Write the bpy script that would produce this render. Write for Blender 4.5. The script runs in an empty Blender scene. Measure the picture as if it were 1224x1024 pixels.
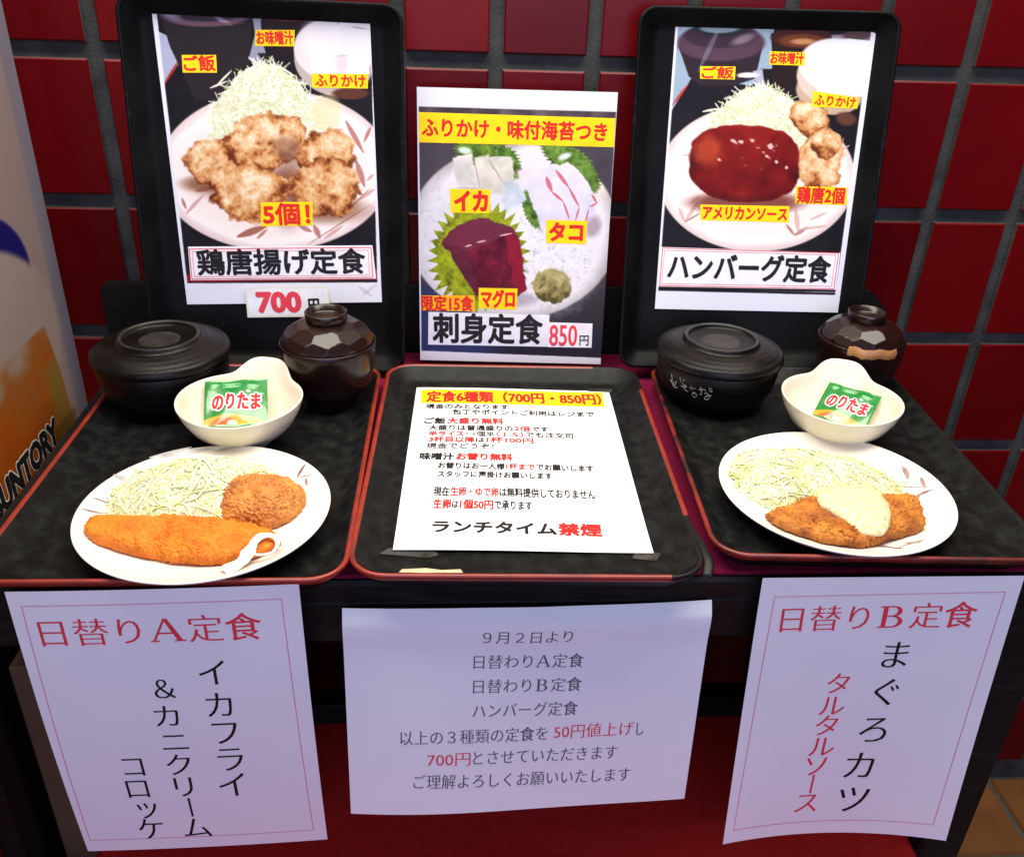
import bpy, math, random
import numpy as np
from mathutils import Vector, Matrix, Euler, noise as mnoise

random.seed(7)
rng = np.random.default_rng(11)
SC = bpy.context.scene
COL = SC.collection
R = math.radians

# ------------------------------------------------------------------ camera, light, exposure
cam_data = bpy.data.cameras.new('camera')
cam = bpy.data.objects.new('camera', cam_data)
COL.objects.link(cam)
cam_data.sensor_width = 36.0
cam_data.lens = 31.72
cam_data.clip_start = 0.02
cam_data.clip_end = 60.0
cam.location = (-0.0275, -0.7392, 0.4355)
cam.rotation_euler = (R(61.3764), R(-1.9072), R(-3.344))
SC.camera = cam

world = bpy.data.worlds.new('World')
SC.world = world
world.use_nodes = True
world.node_tree.nodes['Background'].inputs[0].default_value = (0.62, 0.60, 0.92, 1)
world.node_tree.nodes['Background'].inputs[1].default_value = 0.03

def area(name, loc, target, size, size_y, power, color):
    d = bpy.data.lights.new(name, 'AREA')
    d.shape = 'RECTANGLE'; d.size = size; d.size_y = size_y; d.energy = power; d.color = color
    o = bpy.data.objects.new(name, d); COL.objects.link(o)
    o.location = loc
    o.rotation_euler = (Vector(target) - Vector(loc)).to_track_quat('-Z', 'Y').to_euler()
    return o

area('ceiling_lamp', (0.05, -0.04, 1.25), (0.05, -0.02, 0.0), 1.7, 0.60, 44.0, (1.0, 0.94, 0.83))
area('street_light', (0.10, -2.3, 0.75), (0.0, 0.0, -0.1), 2.2, 1.4, 39.0, (0.60, 0.63, 1.0))

SC.view_settings.view_transform = 'Standard'
SC.view_settings.look = 'None'
SC.view_settings.exposure = 0.0
SC.view_settings.gamma = 1.0
SC.view_settings.use_curve_mapping = False
try:
    SC.cycles.use_denoising = True
    SC.cycles.max_bounces = 8
except Exception:
    pass

# ------------------------------------------------------------------ helpers
def lin(c):
    c = np.asarray(c, float) / 255.0
    return np.where(c <= 0.04045, c / 12.92, ((c + 0.055) / 1.055) ** 2.4)

def L4(c):
    return tuple(float(v) for v in lin(c)) + (1.0,)

def nodes(m):
    return m.node_tree.nodes, m.node_tree.links

def mat(name, col, rough=0.5, col2=None, scale=30.0, lo=0.35, hi=0.65, detail=6.0, bump=0.0, bscale=200.0,
        spec=0.5, coat=0.0, sss=0.0, stretch=(1, 1, 1), rough2=None, trans=0.0):
    """Principled surface with a noise between two base colours and optional bump."""
    m = bpy.data.materials.new(name)
    m.use_nodes = True
    N, K = nodes(m)
    b = N['Principled BSDF']
    b.inputs['Roughness'].default_value = rough
    b.inputs['Specular IOR Level'].default_value = spec
    b.inputs['Coat Weight'].default_value = coat
    if sss:
        b.inputs['Subsurface Weight'].default_value = sss
        b.inputs['Subsurface Radius'].default_value = (0.006, 0.004, 0.002)
        b.inputs['Subsurface Scale'].default_value = 0.6
    tc = N.new('ShaderNodeTexCoord')
    mp = N.new('ShaderNodeMapping'); mp.inputs['Scale'].default_value = stretch
    K.new(tc.outputs['Object'], mp.inputs['Vector'])
    if col2 is not None:
        nz = N.new('ShaderNodeTexNoise'); nz.inputs['Scale'].default_value = scale; nz.inputs['Detail'].default_value = detail
        K.new(mp.outputs['Vector'], nz.inputs['Vector'])
        cr = N.new('ShaderNodeValToRGB')
        cr.color_ramp.elements[0].position = lo; cr.color_ramp.elements[0].color = tuple(col) + (1,)
        cr.color_ramp.elements[1].position = hi; cr.color_ramp.elements[1].color = tuple(col2) + (1,)
        K.new(nz.outputs['Fac'], cr.inputs['Fac'])
        K.new(cr.outputs['Color'], b.inputs['Base Color'])
        if rough2 is not None:
            mr = N.new('ShaderNodeMapRange')
            mr.inputs['From Min'].default_value = lo; mr.inputs['From Max'].default_value = hi
            mr.inputs['To Min'].default_value = rough; mr.inputs['To Max'].default_value = rough2
            K.new(nz.outputs['Fac'], mr.inputs['Value']); K.new(mr.outputs['Result'], b.inputs['Roughness'])
    else:
        b.inputs['Base Color'].default_value = tuple(col) + (1,)
    if bump:
        n2 = N.new('ShaderNodeTexNoise'); n2.inputs['Scale'].default_value = bscale; n2.inputs['Detail'].default_value = 5
        K.new(mp.outputs['Vector'], n2.inputs['Vector'])
        bp = N.new('ShaderNodeBump'); bp.inputs['Strength'].default_value = bump; bp.inputs['Distance'].default_value = 0.002
        K.new(n2.outputs['Fac'], bp.inputs['Height']); K.new(bp.outputs['Normal'], b.inputs['Normal'])
    return m

def vcol_mat(name, rough=0.5, spec=0.3, bump=0.0, bscale=120.0, coat=0.0, sss=0.0, trans=0.0):
    m = bpy.data.materials.new(name)
    m.use_nodes = True
    N, K = nodes(m)
    b = N['Principled BSDF']
    b.inputs['Roughness'].default_value = rough
    b.inputs['Specular IOR Level'].default_value = spec
    b.inputs['Coat Weight'].default_value = coat
    if sss:
        b.inputs['Subsurface Weight'].default_value = sss
        b.inputs['Subsurface Radius'].default_value = (0.006, 0.006, 0.003)
        b.inputs['Subsurface Scale'].default_value = 1.0
    a = N.new('ShaderNodeAttribute'); a.attribute_name = 'print'
    K.new(a.outputs['Color'], b.inputs['Base Color'])
    if bump:
        tc = N.new('ShaderNodeTexCoord')
        n2 = N.new('ShaderNodeTexNoise'); n2.inputs['Scale'].default_value = bscale; n2.inputs['Detail'].default_value = 4
        K.new(tc.outputs['Object'], n2.inputs['Vector'])
        bp = N.new('ShaderNodeBump'); bp.inputs['Strength'].default_value = bump; bp.inputs['Distance'].default_value = 0.002
        K.new(n2.outputs['Fac'], bp.inputs['Height']); K.new(bp.outputs['Normal'], b.inputs['Normal'])
    return m

def obj(name, verts, faces, mats, parent=None, smooth=True, idx=None, colors=None, loc=None, rot=None):
    me = bpy.data.meshes.new(name)
    me.from_pydata([tuple(v) for v in verts], [], [tuple(int(i) for i in f) for f in faces])
    for m in (mats if isinstance(mats, (list, tuple)) else [mats]):
        me.materials.append(m)
    if idx is not None:
        me.polygons.foreach_set('material_index', np.asarray(idx, np.int32))
    me.polygons.foreach_set('use_smooth', np.full(len(me.polygons), smooth, bool))
    if colors is not None:
        at = me.color_attributes.new('print', 'FLOAT_COLOR', 'POINT')
        c = np.ones((len(me.vertices), 4), np.float32); c[:, :3] = colors
        at.data.foreach_set('color', c.ravel())
    me.update()
    o = bpy.data.objects.new(name, me)
    COL.objects.link(o)
    if parent is not None:
        o.parent = parent
    if loc is not None: o.location = loc
    if rot is not None: o.rotation_euler = rot
    return o

def tag(o, label, cat, group=None):
    o['label'] = label; o['category'] = cat
    if group: o['group'] = group
    return o

def thing(name, label, cat, loc=(0, 0, 0), rot=(0, 0, 0), group=None):
    o = bpy.data.objects.new(name, None); COL.objects.link(o)
    o.empty_display_size = 0.02
    o.location = loc; o.rotation_euler = rot
    return tag(o, label, cat, group)

class MB:
    def __init__(s): s.v = []; s.f = []; s.i = []
    def add(s, v, f, i=0):
        n = len(s.v); s.v += [tuple(p) for p in v]; s.f += [tuple(a + n for a in q) for q in f]; s.i += [i] * len(f)
    def box(s, x0, x1, y0, y1, z0, z1, b=0.002, i=0):
        """box with chamfered edges"""
        P = []
        for sx in (0, 1):
            for sy in (0, 1):
                for sz in (0, 1):
                    x, y, z = (x0, x1)[sx], (y0, y1)[sy], (z0, z1)[sz]
                    dx, dy, dz = (b, -b)[sx], (b, -b)[sy], (b, -b)[sz]
                    P += [(x, y + dy, z + dz), (x + dx, y, z + dz), (x + dx, y + dy, z)]
        k = lambda a, c, d, e: (a * 4 + c * 2 + d) * 3 + e
        F = []
        for a in (0, 1):
            q = [k(a, 0, 0, 0), k(a, 1, 0, 0), k(a, 1, 1, 0), k(a, 0, 1, 0)]; F.append(q[::-1] if a == 0 else q)
            q = [k(0, a, 0, 1), k(0, a, 1, 1), k(1, a, 1, 1), k(1, a, 0, 1)]; F.append(q[::-1] if a == 0 else q)
            q = [k(0, 0, a, 2), k(1, 0, a, 2), k(1, 1, a, 2), k(0, 1, a, 2)]; F.append(q[::-1] if a == 0 else q)
        for c in (0, 1):
            for d in (0, 1):
                q = [k(0, c, d, 1), k(1, c, d, 1), k(1, c, d, 2), k(0, c, d, 2)]; F.append(q if c != d else q[::-1])
                q = [k(c, 0, d, 0), k(c, 1, d, 0), k(c, 1, d, 2), k(c, 0, d, 2)]; F.append(q if c == d else q[::-1])
                q = [k(c, d, 0, 0), k(c, d, 1, 0), k(c, d, 1, 1), k(c, d, 0, 1)]; F.append(q if c != d else q[::-1])
                for e in (0, 1):
                    t = [k(c, d, e, 0), k(c, d, e, 1), k(c, d, e, 2)]; F.append(t if (c + d + e) % 2 else t[::-1])
        s.add(P, F, i)
    def build(s, name, mats, parent=None, smooth=False):
        return obj(name, s.v, s.f, mats, parent, smooth, s.i)

def lathe(profile, seg=96, warp=None):
    """revolve (r, z) pairs about Z; returns verts, faces"""
    v = []; f = []
    for r, z in profile:
        for k in range(seg):
            a = 2 * math.pi * k / seg
            v.append((r * math.cos(a), r * math.sin(a), z))
    for i in range(len(profile) - 1):
        for k in range(seg):
            k2 = (k + 1) % seg
            f.append((i * seg + k, i * seg + k2, (i + 1) * seg + k2, (i + 1) * seg + k))
    if warp: v = [warp(p) for p in v]
    return v, f

def smoothpath(pts, n):
    P = [Vector(p) for p in pts]
    P = [P[0] * 2 - P[1]] + P + [P[-1] * 2 - P[-2]]
    out = []
    for i in range(1, len(P) - 2):
        for k in range(n):
            t = k / n
            a, b, c, d = P[i - 1:i + 3]
            out.append(0.5 * ((2 * b) + (c - a) * t + (2 * a - 5 * b + 4 * c - d) * t * t + (3 * b - a - 3 * c + d) * t ** 3))
    out.append(P[-2])
    return out

def closedpath(pts, n):
    P = [Vector(p) for p in pts]; m = len(P); out = []
    for i in range(m):
        a, b, c, d = P[i - 1], P[i], P[(i + 1) % m], P[(i + 2) % m]
        for k in range(n):
            t = k / n
            out.append(0.5 * ((2 * b) + (c - a) * t + (2 * a - 5 * b + 4 * c - d) * t * t + (3 * b - a - 3 * c + d) * t ** 3))
    return out

def tube(pts, rad, seg=10, flat=1.0):
    v = []; f = []; n = len(pts)
    for i, p in enumerate(pts):
        t = (pts[min(i + 1, n - 1)] - pts[max(i - 1, 0)]).normalized()
        s = t.cross(Vector((0, 0, 1)))
        s = s.normalized() if s.length > 1e-4 else Vector((1, 0, 0))
        u = s.cross(t)
        r = rad(i / (n - 1)) if callable(rad) else rad
        for k in range(seg):
            a = 2 * math.pi * k / seg
            v.append(p + s * (r * math.cos(a)) + u * (r * flat * math.sin(a)))
    for i in range(n - 1):
        for k in range(seg):
            k2 = (k + 1) % seg
            f.append((i * seg + k, i * seg + k2, (i + 1) * seg + k2, (i + 1) * seg + k))
    f.append(tuple(range(seg))[::-1]); f.append(tuple((n - 1) * seg + k for k in range(seg)))
    return v, f

# --- numpy noise for the printed pictures
def vnoise(x, y, seed):
    xi = np.floor(x).astype(np.int64); yi = np.floor(y).astype(np.int64)
    fx = x - xi; fy = y - yi
    fx = fx * fx * (3 - 2 * fx); fy = fy * fy * (3 - 2 * fy)
    def h(a, b):
        n = (a * 374761393 + b * 668265263 + seed * 974634777) & 0xffffffff
        n = ((n ^ (n >> 13)) * 1274126177) & 0xffffffff
        return ((n ^ (n >> 16)) & 0xffff) / 65535.0
    return (h(xi, yi) * (1 - fx) + h(xi + 1, yi) * fx) * (1 - fy) + (h(xi, yi + 1) * (1 - fx) + h(xi + 1, yi + 1) * fx) * fy

def fb(x, y, s, octv=4, seed=1):
    t = 0; a = 0.5; tot = 0
    for o in range(octv):
        t = t + a * vnoise(x / s, y / s, seed + o * 17); tot += a
        a *= 0.55; s /= 2.05
    return t / tot

def sst(e0, e1, x):
    t = np.clip((x - e0) / (e1 - e0), 0.0, 1.0)
    return t * t * (3 - 2 * t)

def ramp(t, stops):
    ts = [s[0] for s in stops]
    return np.stack([np.interp(t, ts, [s[1][k] for s in stops]) for k in range(3)], -1)

class Paint:
    """a printed picture painted on a grid of points (X, Y in the print's own layout units)"""
    def __init__(s, X, Y, base):
        s.X, s.Y = X, Y; s.aa = 1.0
        s.c = np.zeros(X.shape + (3,)); s.c[:] = base
    def put(s, m, col):
        m = np.asarray(m, float)[..., None]
        s.c = s.c * (1 - m) + np.asarray(col, float) * m
    def ell(s, cx, cy, rx, ry, rot=0.0, soft=0.03, wob=0.0, ws=8.0, seed=3, p=2.0):
        a = R(rot); dx = s.X - cx; dy = s.Y - cy
        u = (dx * math.cos(a) + dy * math.sin(a)) / rx; v = (-dx * math.sin(a) + dy * math.cos(a)) / ry
        d = (np.abs(u) ** p + np.abs(v) ** p) ** (1 / p)
        if wob: d = d + (fb(s.X, s.Y, ws, 3, seed) - 0.5) * 2 * wob
        s.u, s.v, s.d = u, v, d
        return 1 - sst(1 - soft, 1 + soft, d)
    def poly(s, pts, w=0.0):
        if w:
            X, Y = s.X, s.Y
            s.X = X + (fb(X, Y, 11, 3, 61) - .5) * 2 * w; s.Y = Y + (fb(X, Y, 11, 3, 67) - .5) * 2 * w
            m = sum(Paint._in(s.X + dx, s.Y + dy, pts) for dx in (-.5, .5) for dy in (-.5, .5)) / 4
            s.X, s.Y = X, Y
            return m
        return sum(Paint._in(s.X + dx * s.aa, s.Y + dy * s.aa, pts) for dx, dy in ((-.4, -.15), (.15, -.4), (.4, .15), (-.15, .4))) / 4
    @staticmethod
    def _in(X, Y, pts):
        ins = np.zeros(X.shape, bool); n = len(pts)
        for i in range(n):
            x0, y0 = pts[i]; x1, y1 = pts[(i + 1) % n]
            if y0 == y1: continue
            c = ((y0 > Y) != (y1 > Y)) & (X < (x1 - x0) * (Y - y0) / (y1 - y0) + x0)
            ins ^= c
        return ins.astype(float)
    def line(s, x0, y0, x1, y1, w):
        dx, dy = x1 - x0, y1 - y0; l2 = dx * dx + dy * dy
        t = np.clip(((s.X - x0) * dx + (s.Y - y0) * dy) / l2, 0, 1)
        d = np.hypot(s.X - x0 - t * dx, s.Y - y0 - t * dy)
        ww = w * np.sin(np.clip(t * 0.86 + 0.1, 0, 1) * math.pi) + 0.15
        return 1 - sst(ww * 0.6, ww * 1.2, d)

def homography(src, dst):
    A = []; b = []
    for (x, y), (u, v) in zip(src, dst):
        A += [[x, y, 1, 0, 0, 0, -u * x, -u * y], [0, 0, 0, x, y, 1, -v * x, -v * y]]; b += [u, v]
    h = np.linalg.solve(np.array(A, float), np.array(b, float))
    return np.append(h, 1).reshape(3, 3)

def happly(H, x, y):
    w = H[2, 0] * x + H[2, 1] * y + H[2, 2]
    return (H[0, 0] * x + H[0, 1] * y + H[0, 2]) / w, (H[1, 0] * x + H[1, 1] * y + H[1, 2]) / w

# --- lettering
_gc = {}
def glyphs(txt, off=0.0):
    key = (txt, off)
    if key not in _gc:
        c = bpy.data.curves.new('lettering', 'FONT'); c.body = txt; c.size = 1; c.offset = off
        c.fill_mode = 'FRONT'; c.resolution_u = 3
        o = bpy.data.objects.new('lettering', c); COL.objects.link(o)
        dg = bpy.context.evaluated_depsgraph_get()
        me = bpy.data.meshes.new_from_object(o.evaluated_get(dg))
        me.calc_loop_triangles()
        v = np.array([(q.co.x, q.co.y) for q in me.vertices]).reshape(-1, 2)
        t = np.array([tuple(q.vertices) for q in me.loop_triangles], int).reshape(-1, 3)
        bpy.data.objects.remove(o); bpy.data.curves.remove(c); bpy.data.meshes.remove(me)
        _gc[key] = (v, t)
    return _gc[key]

_ev, _ = glyphs('国')
EM_Y = (_ev[:, 1].min() + _ev[:, 1].max()) / 2
EM_H = _ev[:, 1].max() - _ev[:, 1].min()
EM_X = (_ev[:, 0].min() + _ev[:, 0].max()) / 2

def quad_shapes(polys):
    v = []; t = []
    for p in polys:
        n = len(v); v += p
        t += [(n, n + k, n + k + 1) for k in range(1, len(p) - 1)]
    return np.array(v, float), np.array(t, int)

def roman(ch):
    if ch == 'Ａ':
        return quad_shapes([[(.08, .0), (.13, .0), (.48, .76), (.44, .76)], [(.42, .76), (.52, .76), (.86, .0), (.74, .0)],
                            [(.24, .24), (.68, .24), (.68, .29), (.24, .29)], [(.02, -.02), (.24, -.02), (.24, .02), (.02, .02)],
                            [(.64, -.02), (.94, -.02), (.94, .02), (.64, .02)]])
    P = [[(.2, 0), (.31, 0), (.31, .74), (.2, .74)], [(.1, -.02), (.5, -.02), (.5, .025), (.1, .025)], [(.1, .71), (.5, .71), (.5, .755), (.1, .755)],
         [(.3, .37), (.5, .37), (.5, .41), (.3, .41)]]
    for cy, ry, rx in ((.565, .19, .26), (.195, .215, .32)):
        n = 14
        for k in range(n):
            a0 = -math.pi / 2 + math.pi * k / n; a1 = -math.pi / 2 + math.pi * (k + 1) / n
            P.append([(.48 + rx * math.cos(a0), cy + ry * math.sin(a0)), (.48 + rx * math.cos(a1), cy + ry * math.sin(a1)),
                      (.48 + (rx - .11) * math.cos(a1), cy + (ry - .04) * math.sin(a1)), (.48 + (rx - .11) * math.cos(a0), cy + (ry - .04) * math.sin(a0))])
    return quad_shapes(P)

class Sheet:
    """A flat printed thing: mm layout (u right, v down from the top left corner), set in the world by a pose."""
    def __init__(s, w, h, quad, bulge=None):
        s.w, s.h = w, h
        s.H = homography(quad, [(0, 0), (w, 0), (w, h), (0, h)]) if quad else np.eye(3)
        s.Hi = np.linalg.inv(s.H)
        s.bulge = bulge or (lambda u, v: u * 0.0)
        s.V = []; s.T = []; s.M = []; s.n = 0
    def pt(s, u, v, lift=0.0):
        u = np.asarray(u, float); v = np.asarray(v, float)
        return np.stack([(u - s.w / 2) / 1000, (s.h - v) / 1000, s.bulge(u, v) + lift], -1)
    def mm(s, x, y):
        return happly(s.H, x, y)
    def grid(s, step):
        nx = max(2, int(s.w / step) + 1); ny = max(2, int(s.h / step) + 1)
        U, V = np.meshgrid(np.linspace(0, s.w, nx), np.linspace(0, s.h, ny))
        i = np.arange(nx * ny).reshape(ny, nx)
        F = np.stack([i[:-1, :-1], i[1:, :-1], i[1:, 1:], i[:-1, 1:]], -1).reshape(-1, 4)
        return U, V, F
    def shape(s, uv, tri, mi, lift):
        uv = np.asarray(uv, float)
        s.V.append(s.pt(uv[:, 0], uv[:, 1], lift)); s.T.append(np.asarray(tri, int) + s.n); s.M += [mi] * len(tri); s.n += len(uv)
    def rect(s, quad, mi, lift=0.00012, px=True):
        """filled quad patch; long ones are split so that they follow a curved sheet"""
        q = [s.mm(*p) for p in quad] if px else quad
        n = 8
        uv = []; tri = []
        for k in range(n + 1):
            t = k / n
            uv.append([q[0][0] * (1 - t) + q[1][0] * t, q[0][1] * (1 - t) + q[1][1] * t])
            uv.append([q[3][0] * (1 - t) + q[2][0] * t, q[3][1] * (1 - t) + q[2][1] * t])
        for k in range(n):
            tri += [(2 * k, 2 * k + 1, 2 * k + 3), (2 * k, 2 * k + 3, 2 * k + 2)]
        s.shape(uv, tri, mi, lift)
    def frame(s, quad, mi, wmm, lift=0.00018):
        q = [s.mm(*p) for p in quad]
        for k in range(4):
            a = np.array(q[k]); b = np.array(q[(k + 1) % 4]); d = (b - a) / np.linalg.norm(b - a)
            nrm = np.array([-d[1], d[0]]) * wmm / 2
            a2 = a - d * wmm / 2; b2 = b + d * wmm / 2
            s.rect([a2 - nrm, b2 - nrm, b2 + nrm, a2 + nrm], mi, lift + k * 2e-6, px=False)
    def put(s, v, t, mi, bold, style, em_mm, lift):
        r = bold * em_mm
        if style == 'pop':
            offs = [(0, 0)] + [(r * math.cos(k * math.pi / 4), r * math.sin(k * math.pi / 4)) for k in range(8)] if r else [(0, 0)]
        else:
            offs = [(-r, 0), (0, 0), (r, 0)]
        for k, (dx, dy) in enumerate(offs):
            s.shape(v + np.array([dx, dy]), t, mi, lift + k * 2e-5)
    def text(s, txt, xl, yl, xr, yr, h, mi, bold=0.03, style='pop', yb=False, lift=0.00025):
        """one line: centre-left and centre-right points and the character height, in layout units"""
        off = -0.012 if style == 'min' else 0.0
        parts = []
        if style == 'min' and any(c in 'ＡＢ食' for c in txt):
            x = 0.0; vv = []; tt = []; n = 0
            for c in txt:
                v, t = roman(c) if c in 'ＡＢ' else glyphs(c, 0.0 if c == '食' else off)
                vv.append(v + np.array([x, 0])); tt.append(t + n); n += len(v); x += 1.0 if 'Ａ' in txt or 'Ｂ' in txt else 1
            v = np.concatenate(vv); t = np.concatenate(tt)
        else:
            v, t = glyphs(txt, off)
        p0 = np.array(s.mm(xl, yl)); p1 = np.array(s.mm(xr, yr))
        a = np.array(s.mm((xl + xr) / 2, (yl + yr) / 2 - h / 2)); b = np.array(s.mm((xl + xr) / 2, (yl + yr) / 2 + h / 2))
        hm = np.linalg.norm(b - a); L = np.linalg.norm(p1 - p0); d = (p1 - p0) / L; nn = np.array([-d[1], d[0]])
        x0, x1 = v[:, 0].min(), v[:, 0].max()
        if yb: ym, yh = (v[:, 1].min() + v[:, 1].max()) / 2, v[:, 1].max() - v[:, 1].min()
        else: ym, yh = EM_Y, EM_H
        em = hm / yh
        pad = bold * em
        U = (v[:, 0] - x0) / (x1 - x0) * (L - 2 * pad) + pad
        W = -(v[:, 1] - ym) * em
        s.put(p0 + U[:, None] * d + W[:, None] * nn, t, mi, bold, style, em, lift)
    def char(s, c, x, y, w, h, mi, bold=0.016, style='min', rot=False, lift=0.00025):
        v, t = glyphs(c, -0.012 if style == 'min' else 0.0)
        v = (v - np.array([EM_X, EM_Y])) / EM_H
        if rot: v = np.stack([v[:, 1], -v[:, 0]], -1); 
        cx, cy = s.mm(x, y)
        x0, _ = s.mm(x - w / 2, y); x1, _ = s.mm(x + w / 2, y); _, y0 = s.mm(x, y - h / 2); _, y1 = s.mm(x, y + h / 2)
        P = np.stack([cx + v[:, 0] * (x1 - x0), cy - v[:, 1] * (y1 - y0)], -1)
        s.put(P, t, mi, bold, style, (x1 - x0), lift)
    def lettering(s, mats, parent):
        V = np.concatenate(s.V); T = np.concatenate(s.T); M = s.M
        # faces must look towards +Z of the sheet
        a, b, c = V[T[:, 0]], V[T[:, 1]], V[T[:, 2]]
        nz = (b[:, 0] - a[:, 0]) * (c[:, 1] - a[:, 1]) - (b[:, 1] - a[:, 1]) * (c[:, 0] - a[:, 0])
        T[nz < 0] = T[nz < 0][:, ::-1]
        keep = np.abs(nz) > 1e-14
        return obj('lettering', V, T[keep], mats, parent, False, np.array(M)[keep])

def pose(o, q):
    o.location = q[:3]; o.rotation_euler = tuple(R(a) for a in q[3:])

# ------------------------------------------------------------------ materials
M = {}
M['tile'] = mat('red_glazed_tile', (0.118, 0.0014, 0.0027), 0.30, (0.082, 0.0009, 0.0019), 7, 0.3, 0.7, bump=0.10, bscale=45, spec=0.16)
M['tile_deep'] = mat('deep_red_glazed_tile', (0.094, 0.0011, 0.0024), 0.27, (0.066, 0.0008, 0.0018), 8, 0.3, 0.7, bump=0.12, bscale=40, spec=0.16)
M['tile_warm'] = mat('warm_red_glazed_tile', (0.134, 0.0020, 0.0026), 0.33, (0.100, 0.0014, 0.0022), 6, 0.3, 0.7, bump=0.10, bscale=50, spec=0.16)
M['grout'] = mat('grey_grout', (0.022, 0.024, 0.022), 0.9, (0.062, 0.062, 0.055), 26, 0.3, 0.7, bump=0.5, bscale=300)
M['tray'] = mat('black_tray_lacquer', (0.0040, 0.0043, 0.0043), 0.42, (0.015, 0.016, 0.015), 70, 0.42, 0.86, 15, bump=0.10, bscale=420, rough2=0.65, spec=0.13)
M['lip_red'] = mat('vermilion_lacquer', (0.24, 0.021, 0.010), 0.35, (0.13, 0.014, 0.009), 50, 0.4, 0.7)
M['lip_dark'] = mat('worn_dark_vermilion_lacquer', (0.19, 0.016, 0.009), 0.35, (0.014, 0.006, 0.006), 28, 0.46, 0.62, 7)
M['lip_upright'] = mat('black_rubbed_edge', (0.003, 0.003, 0.003), 0.4, (0.016, 0.016, 0.016), 60, 0.55, 0.85, spec=0.1)
M['lip_black'] = mat('worn_black_edge', (0.006, 0.006, 0.006), 0.45, (0.03, 0.03, 0.028), 60, 0.58, 0.85, spec=0.2)
M['upright'] = mat('black_upright_tray', (0.0025, 0.0028, 0.0030), 0.40, (0.0075, 0.008, 0.008), 14, 0.4, 0.75, 8, bump=0.08, bscale=420, rough2=0.55, spec=0.07)
M['table'] = mat('black_painted_wood', (0.006, 0.006, 0.006), 0.45, (0.016, 0.015, 0.014), 22, 0.5, 0.8, 8, bump=0.1, bscale=90, stretch=(1, 4, 4), spec=0.2)
M['felt'] = mat('crimson_felt', (0.17, 0.006, 0.035), 0.95, (0.12, 0.004, 0.026), 120, 0.3, 0.7, bump=0.5, bscale=900, spec=0.1)
M['shelf_felt'] = mat('red_felt', (0.46, 0.018, 0.014), 0.95, (0.36, 0.013, 0.010), 150, 0.3, 0.7, bump=0.4, bscale=900, spec=0.1)
M['rice'] = mat('black_brown_lacquer', (0.0024, 0.0019, 0.0017), 0.33, (0.0068, 0.0052, 0.0046), 40, 0.4, 0.75, 8, bump=0.15, bscale=260, stretch=(1, 1, 6), rough2=0.48, spec=0.22)
M['rice_wear'] = mat('worn_lacquer', (0.010, 0.0085, 0.0075), 0.5, (0.026, 0.021, 0.018), 70, 0.4, 0.7, 8)
M['soup'] = mat('dark_brown_lacquer', (0.0095, 0.0032, 0.0027), 0.25, (0.016, 0.0052, 0.004), 30, 0.35, 0.7, 6, spec=0.36)
M['bowl'] = mat('cream_glaze', (0.76, 0.70, 0.56), 0.28, (0.71, 0.64, 0.50), 25, 0.3, 0.7, spec=0.5, bump=0.03, bscale=120)
M['plate'] = mat('white_plate_glaze', (0.82, 0.77, 0.68), 0.20, (0.79, 0.73, 0.63), 20, 0.3, 0.7, spec=0.5)
M['leaf_print'] = mat('brown_underglaze', (0.20, 0.10, 0.09), 0.3, (0.40, 0.28, 0.24), 90, 0.35, 0.65)
M['leaf_grey'] = mat('grey_underglaze', (0.30, 0.28, 0.28), 0.3, (0.55, 0.52, 0.48), 70, 0.35, 0.65)
M['paper'] = vcol_mat('printed_glossy_paper', 0.42, 0.10, 0.03, 40)
M['plain'] = mat('white_copy_paper', (0.80, 0.80, 0.82), 0.9, (0.77, 0.77, 0.80), 12, 0.3, 0.7, bump=0.16, bscale=22, spec=0.1)
M['plain_hot'] = mat('white_laminated_paper', (0.84, 0.84, 0.85), 0.5, (0.82, 0.82, 0.83), 12, 0.3, 0.7, spec=0.3)
M['card'] = mat('cream_card', (0.74, 0.72, 0.62), 0.6, (0.70, 0.67, 0.56), 30, 0.3, 0.7)
def ink(name, c): return mat(name, lin(c), 0.6, lin(np.asarray(c) * 0.93), 60, 0.3, 0.7, spec=0.25)
M['black'] = ink('black_ink', (26, 24, 26))
M['grey'] = ink('grey_ink', (104, 96, 108))
M['red'] = ink('red_ink', (222, 36, 30))
M['pink'] = ink('faded_red_ink', (228, 64, 78))
M['rose'] = ink('thin_pink_ink', (226, 150, 165))
M['yellow'] = ink('yellow_ink', (252, 212, 6))
M['orange'] = ink('orange_yellow_ink', (250, 178, 14))
M['white'] = ink('white_print', (236, 236, 240))
M['white2'] = ink('white_overlay_print', (228, 228, 238))
M['clear_tape'] = mat('yellowed_clear_tape', (0.016, 0.016, 0.015), 0.25, (0.075, 0.072, 0.065), 60, 0.4, 0.7, spec=0.6)
M['masking'] = mat('cream_masking_tape', (0.55, 0.45, 0.27), 0.7, (0.42, 0.33, 0.19), 80, 0.35, 0.7)
M['brown_tape'] = mat('brown_packing_tape', (0.40, 0.19, 0.055), 0.4, (0.30, 0.13, 0.04), 70, 0.35, 0.7)
M['marker'] = mat('white_marker_ink', (0.34, 0.33, 0.33), 0.7, (0.12, 0.115, 0.115), 200, 0.35, 0.6)
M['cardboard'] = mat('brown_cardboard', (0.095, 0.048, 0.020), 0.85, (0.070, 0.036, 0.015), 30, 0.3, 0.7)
M['floor'] = mat('ochre_floor_tile', (0.21, 0.080, 0.018), 0.5, (0.13, 0.050, 0.012), 11, 0.3, 0.7, bump=0.1, bscale=60)
M['floor_grout'] = mat('dark_floor_grout', (0.05, 0.048, 0.04), 0.9, (0.09, 0.085, 0.07), 50, 0.3, 0.7)

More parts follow.
